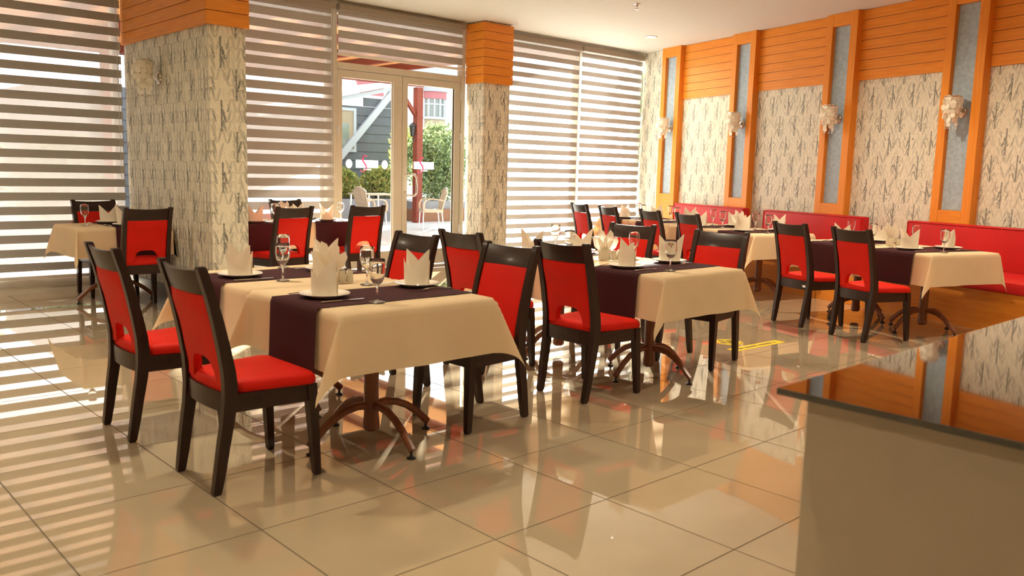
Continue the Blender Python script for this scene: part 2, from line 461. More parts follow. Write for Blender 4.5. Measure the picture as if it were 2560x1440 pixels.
def blind(x0, x1, ztop, zbot, label, phase=0.0, BH=0.078, cord_side=1, y=YB - 0.03):
    t = thing('zebra_blind', label, 'blind', ((x0 + x1) / 2, y, zbot), 0, 'zebra blinds on the window wall')
    hw = (x1 - x0) / 2; H = ztop - zbot
    q = MB(); q.box(-hw, hw, -0.045, 0.035, H - 0.075, H, 0.008); q.build('cassette', M['blind_rail'], t)
    q = MB(); q.box(-hw + 0.01, hw - 0.01, 0.012, 0.0125, 0.02, H - 0.07); q.build('sheer_fabric', M['sheer'], t)
    q = MB(); q.box(-hw, hw, -0.016, 0.016, 0.0, 0.032, 0.006); q.build('bottom_bar', M['white_plastic'], t)
    P = 0.136
    z = 0.05 + phase; k = 0
    bm_ = MB(); bm_.box(-hw + 0.005, hw - 0.005, -0.001, 0.001, 0, BH); me = bm_.mesh('fabric_band', M['band'])
    while z + BH < H - 0.09:
        put('fabric_band', me, t, (0, 0.0, z)); z += P
    # solid head of fabric under the cassette
    q = MB(); q.box(-hw + 0.005, hw - 0.005, -0.001, 0.001, z - 0.01, H - 0.07); q.build('fabric_head', M['band'], t)
    xs = cord_side * (hw - 0.03)
    q = MB(); q.tube([(xs, -0.04, H - 0.05), (xs, -0.042, 1.0 if H > 2 else -1.05), (xs - 0.012, -0.042, 0.96 if H > 2 else -1.09), (xs - 0.024, -0.042, 1.0 if H > 2 else -1.05), (xs - 0.024, -0.04, H - 0.05)], 0.0025, 5)
    q.build('bead_chain', M['white_plastic'], t)
    return t
blind(0.28, 1.63, 3.18, 0.15, 'grey striped zebra blind at the outer end of the window row', 0.03)
blind(1.67, 3.06, 3.18, 0.15, 'grey striped zebra blind beside the lamp face of the big pillar', 0.03)
blind(3.47, 5.50, 3.22, 0.15, 'wide striped zebra blind between big pillar and glass doors', 0.05, 0.092)
blind(5.555, 7.50, 3.225, 2.63, 'short striped zebra blind drawn down over the transom above doors', 0.02, 0.088)
blind(8.06, 9.79, 3.22, 0.15, 'sunlit zebra blind between the slim pillar and corner blind', 0.0, 0.070)
blind(9.83, 11.30, 3.22, 0.15, 'zebra blind in the corner next to the panelled wall', 0.0, 0.070)

# ------------------------------------------------------------------ glass double door
dr = struct('door_1', (0, YB, 0), label='pale metal framed double glass doors with a transom light')
def dpart(name, x0, x1, z0, z1, y0=0.02, y1=0.12, m='alu', par=None, c=0.006):
    q = MB(); q.box(x0, x1, y0, y1, z0, z1, c); return q.build(name, M[m], par or dr)
dpart('jamb', 5.51, 5.575, 0, 3.2); dpart('jamb', 7.51, 7.575, 0, 3.2)
dpart('transom_bar', 5.575, 7.51, 2.48, 2.56, 0.015, 0.125); dpart('frame_head', 5.575, 7.51, 3.13, 3.2)
dpart('pane', 5.575, 7.51, 2.56, 3.13, 0.066, 0.072, 'pane', c=0)
dpart('threshold', 5.575, 7.51, 0.0, 0.022, 0.0, 0.13, 'leg_metal')
S_CURVE = [(0.46, 0.9), (0.36, 1.0), (0.2, 0.98), (0.06, 0.84), (0.06, 0.66), (0.2, 0.53), (0.32, 0.42), (0.38, 0.28), (0.32, 0.12), (0.14, 0.01), (-0.06, 0.0), (-0.16, 0.08), (-0.10, 0.14)]
def text_mesh(s, size, mat, parent, loc, name='lettering'):
    cu = bpy.data.curves.new('tmp', 'FONT'); cu.body = s; cu.size = size; cu.extrude = 0.0004; cu.align_x = 'CENTER'
    to = bpy.data.objects.new('tmp', cu); COL.objects.link(to)
    dg = bpy.context.evaluated_depsgraph_get(); me = bpy.data.meshes.new_from_object(to.evaluated_get(dg))
    bpy.data.objects.remove(to)
    me.materials.clear(); me.materials.append(mat)
    o = put(name, me, parent, loc); o.rotation_euler = (PI / 2, 0, 0); return o
def leaf_(x0, x1, glx0, glx1, hinge, handle):
    lf = put('door_leaf', None, dr)
    q = MB()
    q.box(x0, glx0, 0.03, 0.09, 0.03, 2.475, 0.006); q.box(glx1, x1, 0.03, 0.09, 0.03, 2.475, 0.006)
    q.box(glx0 - 0.002, glx1 + 0.002, 0.031, 0.089, 2.385, 2.475, 0.006); q.box(glx0 - 0.002, glx1 + 0.002, 0.031, 0.089, 0.03, 0.235, 0.006)
    q.build('leaf_frame', M['alu'], lf)
    q = MB(); q.box(glx0, glx1, 0.058, 0.064, 0.235, 2.385); q.build('pane', M['pane'], lf)
    q = MB()
    for a, b, z0, z1 in ((glx0, glx0 + 0.014, 0.235, 2.385), (glx1 - 0.014, glx1, 0.235, 2.385)): q.box(a, b, 0.05, 0.057, z0, z1)
    q.build('gasket', M['black'] if handle else M['leg_metal'], lf)
    for z in (0.5, 1.75, 2.3):
        q = MB(); q.tube([(hinge, 0.018, z - 0.05), (hinge, 0.018, z + 0.05)], 0.011, 8); q.build('hinge', M['leg_metal'], lf)
    if handle:
        hx = x0 + 0.05; q = MB()
        q.tube([(hx, 0.03, 1.225), (hx + 0.03, -0.045, 1.225), (hx + 0.09, -0.055, 1.225), (hx + 0.12, -0.055, 1.19), (hx + 0.122, -0.055, 1.09), (hx + 0.12, -0.055, 0.99), (hx + 0.09, -0.055, 0.955), (hx + 0.03, -0.045, 0.955), (hx, 0.03, 0.955)], 0.0125, 10)
        q.build('handle', M['chrome'], lf, smooth=True, angle=1.2)
        q = MB(); q.tube([(hx - 0.005, 0.032, 1.0), (hx - 0.005, 0.022, 1.0)], 0.012, 10); q.build('lock_cylinder', M['chrome'], lf)
    cx = (glx0 + glx1) / 2 - (0.0 if not handle else 0.10)
    q = MB(); q.box(cx - 0.165, cx + 0.165, 0.0555, 0.057, 1.30, 1.395); q.build('decal_panel', M['white_decal'], lf)
    text_mesh('SEII   SOTEI', 0.055, M['grey_decal'], lf, (cx, 0.0545, 1.328))
    q = MB(); q.tube([(cx - 0.075 + a * 0.16, 0.0535, 1.25 + b * 0.205) for a, b in S_CURVE], [0.004, 0.006, 0.008, 0.010, 0.011, 0.011, 0.011, 0.010, 0.008, 0.006, 0.005, 0.005, 0.004], 6)
    q.build('decal_emblem', M['pink_decal'], lf)
    q = MB(); q.box(cx - 0.05, cx + 0.06, 0.0555, 0.057, 1.272, 1.286); q.build('decal_strip', M['white_decal'], lf)
    if not handle:
        for k in (-1, 1):
            q = MB(); n = 20
            q.loft([[(cx + k * 0.265 + 0.045 * math.cos(2 * PI * i / n), yy, 1.345 + 0.055 * math.sin(2 * PI * i / n)) for i in range(n)] for yy in (0.057, 0.0555)])
            q.build('decal_disc', M['white_decal'], lf)
leaf_(5.58, 6.538, 5.645, 6.405, 5.58, False)
leaf_(6.545, 7.505, 6.625, 7.405, 7.503, True)

# ------------------------------------------------------------------ pillars
def face_planks(par, p0, p1, nrm, zs, th, m='orange_x', c=0.003):
    """boards on the vertical face p0 to p1; the outer face sits th in front of it"""
    p0, p1, nrm = Vector(p0), Vector(p1), Vector(nrm)
    L = (p1 - p0).length; d = (p1 - p0).normalized(); rz = math.atan2(d.y, d.x)
    sgn = 1.0 if Vector((-d.y, d.x, 0)).dot(nrm) > 0 else -1.0
    cache = {}
    for z0, z1 in zs:
        key = round(z1 - z0, 4)
        if key not in cache:
            q = MB(); y0, y1 = sorted((0.0, sgn * th)); q.box(0, L, y0, y1, 0, z1 - z0, c); cache[key] = q.mesh('plank', M[m])
        put('plank', cache[key], par, (p0.x, p0.y, z0), rz)
def rows(z0, z1, n, gap=0.0038):
    h = (z1 - z0) / n
    return [(z0 + k * h + gap * (k > 0), z0 + (k + 1) * h - 0.001) for k in range(n)]
def paper(par, p0, p1, z0, z1, uoff=0.0, name='wallpaper', mat='wallpaper'):
    p0, p1 = Vector(p0), Vector(p1); L = (p1 - p0).length
    q = MB(); q.quad_uv([(p0.x, p0.y, z0), (p1.x, p1.y, z0), (p1.x, p1.y, z1), (p0.x, p0.y, z1)],
                        [(uoff, z0), (uoff + L, z0), (uoff + L, z1), (uoff, z1)])
    return q.build(name, M[mat], par)
ZO = 2.465
def pillar(x0, x1, y0, y1, label):
    p = struct('pillar', label=label)
    q = MB(); q.box(x0 + 0.03, x1 - 0.03, y0 + 0.03, y1, 0, ZC - 0.001); q.build('core', M['paint'], p)
    a, b, c, d = (x0 + 0.028, y1, 0), (x0 + 0.028, y0 + 0.028, 0), (x1 - 0.028, y0 + 0.028, 0), (x1 - 0.028, y1, 0)
    paper(p, a, b, 0.14, ZC - 0.002, 0.0); paper(p, b, c, 0.14, ZC - 0.002, 0.31); paper(p, c, d, 0.14, ZC - 0.002, 0.7)
    zs = rows(ZO, ZC - 0.02, 7)
    face_planks(p, (x0 + 0.001, y1, 0), (x0 + 0.001, y0 + 0.001, 0), (-1, 0, 0), zs, -0.026)
    face_planks(p, (x0, y0, 0), (x1, y0, 0), (0, -1, 0), zs, -0.026)
    face_planks(p, (x1 - 0.001, y0 + 0.001, 0), (x1 - 0.001, y1, 0), (1, 0, 0), zs, -0.026)
    for aa, bb in ((a, b), (b, c), (c, d)):
        q = MB(); v0, v1 = Vector(aa), Vector(bb); dd = (v1 - v0).normalized(); nn = Vector((dd.y, -dd.x, 0)) * 0.014
        q.add([v0, v1, v1 + nn, v0 + nn] + [u + Vector((0, 0, 0.14)) for u in (v0, v1, v1 + nn, v0 + nn)],
              [(3, 2, 1, 0), (4, 5, 6, 7), (0, 1, 5, 4), (1, 2, 6, 5), (2, 3, 7, 6), (3, 0, 4, 7)])
        q.build('skirting_board', M['skirting'], p)
    return p
pillar(3.075, 3.46, 7.155, YB + 0.02, 'deep wallpapered pillar with orange planks above and a wall lamp')
pillar(7.575, 8.10, 8.84, YB + 0.02, 'slim wallpapered pillar between glass doors and sunlit blind')

# ------------------------------------------------------------------ panelled wall on the right
NW, NP, NF, NB = 8.07, 8.05, 7.97, 8.02    # wallpaper, plank face, column face, niche back
wr = struct('wall_right', label='panelled wall with orange planks above leaf wallpaper')
q = MB()
c = [W(-4.6, NW + 0.004), W(12.21, NW + 0.004), W(12.27, NW + 0.2), W(-4.6, NW + 0.2)]
q.add([v[:] for v in c] + [(v.x, v.y, ZC) for v in c], [(3, 2, 1, 0), (4, 5, 6, 7), (0, 1, 5, 4), (1, 2, 6, 5), (2, 3, 7, 6), (3, 0, 4, 7)])
q.build('wall_core', M['paint'], wr)
paper(wr, W(11.45, NW), W(12.19, NW), 0.0, ZC - 0.002, mat='wallpaper_wall')
COLS = [11.29, 9.60, 7.855, 6.18, 4.46, 2.74, 1.02, -0.7]
CW = 0.2375
for i, (a, b) in enumerate(zip(COLS[:-1], COLS[1:])):
    s1, s0 = a - CW + 0.03, b + CW - 0.03
    paper(wr, W(s0, NW), W(s1, NW), 0.0, ZO + 0.05, i * 0.53, mat='wallpaper_wall')
    zs = rows(ZO, ZC - 0.002, 7)
    pl = put('plank_panel', None, wr)
    face_planks(pl, W(s0, NP), W(s1, NP), (-NX, -NY, 0), zs, -0.019)
for i, s in enumerate(COLS):
    cl = put('niche_column', None, wr, W(s, NF), RZW)     # local x along the wall, y into the room
    D = NP - NF + 0.02
    def cp_(name, x0, x1, y0, y1, z0, z1, m):
        q = MB(); q.box(x0, x1, y0, y1, z0, z1, 0.003); return q.build(name, M[m], cl)
    cp_('post', -CW, -CW + 0.105, -D, 0, 0.0, ZC - 0.001, 'orange_z')
    cp_('post', CW - 0.095, CW, -D, 0, 0.0, ZC - 0.001, 'orange_z')
    cp_('head_rail', -CW + 0.106, CW - 0.096, -D, -0.001, 3.12, ZC - 0.001, 'orange_x')
    cp_('bottom_rail', -CW + 0.106, CW - 0.096, -D, -0.001, 0.0, 1.013, 'orange_x')
    cp_('niche_panel', -CW + 0.106, CW - 0.096, -D, -(NB - NF), 1.014, 3.119, 'niche')

# ------------------------------------------------------------------ wall lamps with shell shades
def disc_into(q, c, r, nrm, rnd, n=8):
    nrm = Vector(nrm).normalized(); a = nrm.cross(Vector((0, 0, 1)))
    a = a.normalized() if a.length > 0.1 else Vector((1, 0, 0)); b = nrm.cross(a)
    o = len(q.v); q.v += [tuple(Vector(c) + (a * math.cos(2 * PI * k / n) + b * math.sin(2 * PI * k / n)) * r) for k in range(n)]
    q.f.append(tuple(range(o, o + n)))
def sconce(loc, rz, label):
    """local y points out of the wall"""
    rnd = random.Random(5)
    t = thing('wall_lamp', label, 'lamp', loc, rz, 'shell wall lamps')
    q = MB(); q.loft([[(r * math.cos(2 * PI * k / 20), y, r * math.sin(2 * PI * k / 20)) for k in range(20)] for r, y in ((0.06, 0.0), (0.06, 0.010), (0.052, 0.020), (0.030, 0.028), (0.012, 0.030))])
    q.build('back_plate', M['chrome'], t, smooth=True)
    q = MB(); q.tube([(0, 0.02, 0), (0, 0.06, 0.005), (0, 0.075, 0.03), (0, 0.075, 0.10), (0, 0.085, 0.135), (0, 0.12, 0.145), (0, 0.15, 0.145)], 0.007, 8)
    q.build('arm', M['chrome'], t, smooth=True)
    cy = 0.15; q = MB()
    q.tube([(0.085 * math.cos(a), cy + 0.085 * math.sin(a), 0.145) for a in [2 * PI * k / 20 for k in range(21)]], 0.005, 6)
    q.tube([(-0.085, cy, 0.145), (0.085, cy, 0.145)], 0.004, 6); q.tube([(0, cy - 0.085, 0.145), (0, cy + 0.085, 0.145)], 0.004, 6)
    q.build('ring_frame', M['chrome'], t, smooth=True)
    q = MB()
    for R, n, z1 in ((0.085, 11, -0.085), (0.055, 7, -0.13)):
        for k in range(n):
            a = 2 * PI * k / n; z = 0.125
            ze = z1 + rnd.uniform(-.03, .05)
            while z > ze:
                Rj = R + rnd.uniform(-.014, .012); disc_into(q, (Rj * math.cos(a), cy + Rj * math.sin(a), z + rnd.uniform(-.008, .008)), rnd.uniform(.024, .032), (math.cos(a + rnd.uniform(-.5, .5)), math.sin(a + rnd.uniform(-.5, .5)), rnd.uniform(-.25, .25)), rnd)
                z -= 0.043
    tag(q.build('shell_strands', M['shell'], t), kind='stuff')
    q = MB()
    for k in range(7):
        a = 2 * PI * k / 7
        bmv = bmesh.new(); bmesh.ops.create_icosphere(bmv, subdivisions=1, radius=0.008, matrix=Matrix.Translation((0.055 * math.cos(a), cy + 0.055 * math.sin(a), -0.172)))
        bmv.verts.index_update(); q.add([v.co[:] for v in bmv.verts], [[v.index for v in f.verts] for f in bmv.faces]); bmv.free()
    tag(q.build('glass_drops', M['chrome'], t, smooth=True), kind='stuff')
    q = MB(); q.lathe([(0.0, 0.12), (0.018, 0.11), (0.02, 0.02), (0.014, -0.02), (0.0, -0.03)], 12, 0, cy); q.build('bulb', M['china'], t, smooth=True)
    return t
l0 = sconce(W(11.29, NB, 2.03), RZW + PI / 2 - PI / 2, '')
# local +y must point into the room: the wall frame's y axis is -n
lamp_labels = ['shell wall lamp in the panelled wall niche closest to the corner', 'shell wall lamp in the second niche from the window corner',
               'shell wall lamp in the third niche, above the long red bench', 'shell wall lamp in the fourth niche from the window corner']
for k in range(4):
    o = l0 if k == 0 else copy_tree(l0)
    place(o, W(COLS[k], NB, 2.03), RZW, lamp_labels[k])
o = copy_tree(l0); place(o, (3.10, 8.28, 2.09), PI / 2, 'shell wall lamp on the wallpapered face of the big pillar')

# ------------------------------------------------------------------ benches
def bench(s0, s1, b0, b1, label):
    sc = (s0 + s1) / 2
    t = thing('bench_seat', label, 'bench', W(sc, 7.02), RZW, 'red benches along the panelled wall')
    L = (s1 - s0) / 2
    q = MB(); q.box(-L, L, -0.80, 0.0, 0.0, 0.36, 0.004); q.build('plinth', M['orange_x'], t)
    q = MB(); q.box(-L + 0.005, L - 0.005, -0.80, 0.02, 0.361, 0.46, 0.025); q.build('seat_cushion', M['red_bench'], t, smooth=True)
    q = MB(); q.box(b0 - sc, b1 - sc, -0.93, -0.81, 0.40, 0.885, 0.03); bb = q.build('backrest', M['red_bench'], t, smooth=True)
    q = MB()
    y = -0.808; z1 = 0.872; x0, x1 = b0 - sc + 0.012, b1 - sc - 0.012
    q.tube([(x0, y, 0.46), (x0, y, z1), (x1, y, z1), (x1, y, 0.46)], 0.005, 6)
    q.build('piping', M['red_bench'], bb)
    return t
bench(9.06, 11.15, 9.24, 10.84, 'long red bench in the corner by the window')
bench(7.02, 9.05, 7.19, 8.85, 'red bench between the second and third wall niches')
bench(2.4, 7.01, 2.5, 6.58, 'red bench nearest the dark counter, below the fourth niche')

# ------------------------------------------------------------------ dining chair
def sweep_post(path, hw, hd):
    """path: (x, y, z); rectangular section hw (y) by hd (x)"""
    rings = []
    for (x, y, z), w, d in zip(path, hw, hd):
        rings.append([(x - d, y - w, z), (x + d, y - w, z), (x + d, y + w, z), (x - d, y + w, z)])
    return rings
def interp(tab, z):
    for (z0, v0), (z1, v1) in zip(tab[:-1], tab[1:]):
        if z <= z1:
            t = (z - z0) / (z1 - z0); t = t * t * (3 - 2 * t) * 0.4 + t * 0.6
            return v0 + (v1 - v0) * t
    return tab[-1][1]
XB = [(0, -0.225), (0.18, -0.196), (0.36, -0.168), (0.46, -0.166), (0.62, -0.192), (0.80, -0.236), (0.92, -0.272)]
def chair_parts():
    P = []
    for sgn in (-1, 1):
        q = MB(); zs = [0.0, 0.012, 0.10, 0.2, 0.3, 0.38, 0.44, 0.5, 0.6, 0.7, 0.8, 0.88, 0.912, 0.92]
        path = [(interp(XB, z), sgn * (0.180 + 0.012 * min(1, z / 0.45)), z) for z in zs]
        hw = [0.012, 0.0155] + [0.0165 + 0.001 * min(1, z / 0.4) for z in zs[2:-1]] + [0.013]
        hd = [0.013, 0.0175] + [0.0185 + 0.009 * (1 - abs(z - 0.42) / 0.42 if z < 0.84 else 0) for z in zs[2:-1]] + [0.013]
        q.loft(sweep_post(path, hw, hd)); P.append(('rear_leg', q.mesh('rear_leg', M['dark'], True, 0.6)))
    for sgn in (-1, 1):
        q = MB(); zs = [0.0, 0.012, 0.15, 0.30, 0.402]
        path = [(0.206 - 0.022 * z / 0.4, sgn * (0.212 - 0.012 * z / 0.4), z) for z in zs]
        q.loft(sweep_post(path, [0.012, 0.015, 0.018, 0.021, 0.022], [0.012, 0.015, 0.018, 0.021, 0.022]))
        P.append(('front_leg', q.mesh('front_leg', M['dark'], True, 0.6)))
    q = MB()
    def bar(a, b, t):
        a, b = Vector(a), Vector(b); d = (b - a).normalized(); n_ = Vector((-d.y, d.x, 0)) * t / 2
        z0, z1 = 0.330, 0.403
        pts = [a - n_, b - n_, b + n_, a + n_]
        q.add([(p.x, p.y, z0) for p in pts] + [(p.x, p.y, z1) for p in pts], [(3, 2, 1, 0), (4, 5, 6, 7), (0, 1, 5, 4), (1, 2, 6, 5), (2, 3, 7, 6), (3, 0, 4, 7)])
    bar((0.184, -0.180, 0), (0.184, 0.180, 0), 0.024); bar((-0.15, -0.186, 0), (0.165, -0.203, 0), 0.024); bar((-0.15, 0.186, 0), (0.165, 0.203, 0), 0.024)
    # bowed rear apron
    n = 8
    for k in range(n):
        y0, y1 = -0.176 + 0.352 * k / n, -0.176 + 0.352 * (k + 1) / n
        f = lambda y: -0.172 - 0.016 * (1 - (y / 0.176) ** 2)
        q.add([(f(y0) - 0.011, y0, 0.33), (f(y1) - 0.011, y1, 0.33), (f(y1) + 0.011, y1, 0.33), (f(y0) + 0.011, y0, 0.33),
               (f(y0) - 0.011, y0, 0.41), (f(y1) - 0.011, y1, 0.41), (f(y1) + 0.011, y1, 0.41), (f(y0) + 0.011, y0, 0.41)],
              [(0, 1, 2, 3), (7, 6, 5, 4), (4, 5, 1, 0), (6, 7, 3, 2)] + ([(0, 3, 7, 4)] if k == 0 else []) + ([(1, 5, 6, 2)] if k == n - 1 else []))
    P.append(('apron', q.mesh('apron', M['dark_x'], True, 0.6)))
    # seat cushion
    q = MB(); out = []
    def corner(cx, cy, r, a0, a1, m=5):
        for k in range(m + 1):
            a = a0 + (a1 - a0) * k / m; out.append((cx + r * math.cos(a), cy + r * math.sin(a)))
    corner(0.167, 0.187, 0.045, 0, PI / 2); corner(-0.112, 0.172, 0.02, PI / 2, PI, 2)
    out += [(-0.134, 0.168), (-0.176, 0.168), (-0.186, 0.08), (-0.188, 0.0), (-0.186, -0.08), (-0.176, -0.168), (-0.134, -0.168)]
    corner(-0.112, -0.172, 0.02, PI, 1.5 * PI, 2); corner(0.167, -0.187, 0.045, 1.5 * PI, 2 * PI)
    cx0 = 0.02
    rings = []
    for z, s in ((0.4045, 0.985), (0.409, 1.0), (0.428, 1.0), (0.440, 0.985), (0.448, 0.95), (0.455, 0.85), (0.461, 0.6), (0.463, 0.25)):
        rings.append([(cx0 + (x - cx0) * s, y * s, z) for x, y in out])
    q.loft(rings); P.append(('seat', q.mesh('seat', M['red'], True, 0.9)))
    # upholstered back with an arched cut-out
    q = MB(); HW = 0.1745; AW = 0.108; ys = []
    for k in range(9): ys.append(-HW + (HW - AW) * k / 8 * 0.999)
    for k in range(17): ys.append(-AW * math.cos(PI * k / 16))
    for k in range(1, 9): ys.append(AW + (HW - AW) * k / 8)
    ys = sorted(set(round(y, 5) for y in ys))
    def zb(y): return 0.430 if abs(y) >= AW else 0.430 + 0.108 * (1 - (abs(y) / AW) ** 4) ** 0.5
    NR = 9; F = {}
    for side in (0, 1):
        for i, y in enumerate(ys):
            for j in range(NR):
                z0 = zb(y); z = z0 + (0.803 - z0) * j / (NR - 1)
                edge = min(1.0, (HW - abs(y)) / 0.012, (0.803 - z) / 0.012 if j == NR - 1 else 1)
                d = 0.010 + 0.008 * max(0, edge)
                bow = -0.012 * (1 - (y / HW) ** 2)
                F[(side, i, j)] = len(q.v); q.v.append((interp(XB, z) + bow * (z - 0.40) / 0.4 + (d if side else -d), y, z))
    n = len(ys)
    for i in range(n - 1):
        for j in range(NR - 1):
            q.f.append((F[0, i, j], F[0, i, j + 1], F[0, i + 1, j + 1], F[0, i + 1, j])); q.f.append((F[1, i, j], F[1, i + 1, j], F[1, i + 1, j + 1], F[1, i, j + 1]))
        q.f.append((F[0, i, 0], F[0, i + 1, 0], F[1, i + 1, 0], F[1, i, 0])); q.f.append((F[0, i, NR - 1], F[1, i, NR - 1], F[1, i + 1, NR - 1], F[0, i + 1, NR - 1]))
    for i in (0, n - 1):
        for j in range(NR - 1): q.f.append((F[0, i, j], F[1, i, j], F[1, i, j + 1], F[0, i, j + 1]) if i == 0 else (F[0, i, j], F[0, i, j + 1], F[1, i, j + 1], F[1, i, j]))
    P.append(('back_panel', q.mesh('back_panel', M['red'], True, 0.8)))
    q = MB(); rings = []; n = 12
    for k in range(n + 1):
        y = -0.1745 + 0.349 * k / n; b = 1 - (y / 0.1745) ** 2
        z0, z1 = 0.805, 0.908 - 0.008 * b
        x0, x1 = interp(XB, z0) - 0.018 * b, interp(XB, z1) - 0.020 * b
        rings.append([(x0 - 0.011, y, z0), (x0 + 0.011, y, z0), (x1 + 0.010, y, z1 - 0.003), (x1 + 0.006, y, z1), (x1 - 0.006, y, z1), (x1 - 0.010, y, z1 - 0.003)])
    q.loft(rings); P.append(('top_rail', q.mesh('top_rail', M['dark_x'], True, 0.6)))
    return P
CH = chair_parts()
chair0 = None
def chair(x, y, rz, label, group):
    global chair0
    if chair0 is None:
        chair0 = thing('dining_chair', label, 'chair', (x, y, 0), rz, group)
        for nm, me in CH: put(nm, me, chair0)
        return chair0
    return place(copy_tree(chair0), (x, y, 0), rz, label, group)
GC = 'red and dark wood dining chairs'
D2 = math.radians
chair(1.585, 3.350, 0.0, 'red chair closest to the viewer, pulled to the front table, seat fully seen', GC)
chair(1.560, 4.225, 0.0, 'red chair at the outer edge of the front table, behind the closest one', GC)
chair(2.862, 3.390, PI + 0.02, 'red chair across the front table, beside its hanging cloth corner', GC)
chair(2.850, 4.240, PI, 'red chair across the front table, half behind a standing napkin', GC)
chair(3.772, 3.378, 0.0, 'red chair with arched cut-out at the middle table, near its corner', GC)
chair(3.755, 4.270, 0.0, 'red chair at the middle table, seen between the slim pillar and a cut-out chair', GC)
chair(5.030, 3.470, PI + 0.13, 'red chair at the far side of the middle table, legs beside a yellow floor sticker', GC)
chair(5.035, 4.300, PI + 0.12, 'red chair at the far side of the middle table, behind a wine glass', GC)
chair(2.70, 7.84, PI / 2 + 0.02, 'red chair standing with its back to us before the big pillar', GC)
chair(2.74, 8.86, -PI / 2 + 0.06, 'red chair facing us under the striped window blind, behind white napkins', GC)
chair(4.02, 7.74, PI / 2 + 0.12, 'red chair by the big pillar at the window table, back turned', GC)
chair(4.93, 7.83, PI / 2 + 0.03, 'red chair in front of the glass doors, back turned, sun stripe on it', GC)
chair(4.83, 8.835, -PI / 2 + 0.1, 'red chair facing us between window table and striped blind', GC)
for s, n, a, lab in ((5.10, 5.72, -20, 'red chair at the bench tables, closest to the dark counter'),
                     (5.81, 5.73, -19.5, 'red chair at the bench tables with a small metal badge on its rail'),
                     (7.29, 5.72, -21, 'red chair at the middle bench tables, in front of the long red bench'),
                     (7.98, 5.72, -21, 'red chair at the middle bench tables, behind a middle table chair'),
                     (8.88, 5.72, -20, 'red chair at the corner bench tables, second from the window'),
                     (9.58, 5.72, -19, 'red chair at the corner bench tables, closest to the window blinds')):
    p = W(s, n); o = chair(p.x, p.y, D2(a), lab, GC)
    if 'badge' in lab:
        q = MB(); q.box(-0.1905, -0.1885, -0.165, -0.125, 0.352, 0.372, 0.0005); q.build('badge', M['chrome'], o)

# ------------------------------------------------------------------ tables
def table_parts(a, b):
    P = []
    q = MB(); q.box(-a, a, -b, b, 0.685, 0.712, 0.004); P.append(('table_top', q.mesh('table_top', M['pedestal']), []))
    q = MB(); q.lathe([(0.0, 0.055), (0.030, 0.058), (0.040, 0.070), (0.040, 0.10), (0.036, 0.13), (0.036, 0.66), (0.06, 0.685), (0.0, 0.685)], 20)
    P.append(('column', q.mesh('column', M['pedestal'], True, 0.6), []))
    q = MB(); rings = []
    prof = [(0.028, 0.182), (0.08, 0.186), (0.14, 0.176), (0.20, 0.150), (0.255, 0.113), (0.30, 0.072), (0.335, 0.040)]
    for i, (r, z) in enumerate(prof):
        r2, z2 = prof[min(i + 1, len(prof) - 1)]; r1, z1 = prof[max(i - 1, 0)]
        t = Vector((r2 - r1, 0, z2 - z1)).normalized(); nn = Vector((-t.z, 0, t.x)); h = 0.021
        ring = []
        for k in range(8):
            an = 2 * PI * (k + .5) / 8; p = Vector((r, 0, z)) + nn * h * max(-0.85, min(0.85, 1.1 * math.sin(an))) + Vector((0, 0.017 * max(-0.9, min(0.9, 1.15 * math.cos(an))), 0))
            ring.append(p)
        rings.append(ring)
    q.loft(rings); arm = q.mesh('arm', M['pedestal'], True, 0.7)
    q = MB(); q.lathe([(0.0, 0.0), (0.020, 0.0), (0.021, 0.007), (0.010, 0.012), (0.007, 0.014), (0.007, 0.034), (0.0, 0.034)], 12, 0.327, 0); glide = q.mesh('foot_glide', M['black'], True, 0.6)
    P.append(('arm', arm, [glide]))
    return P
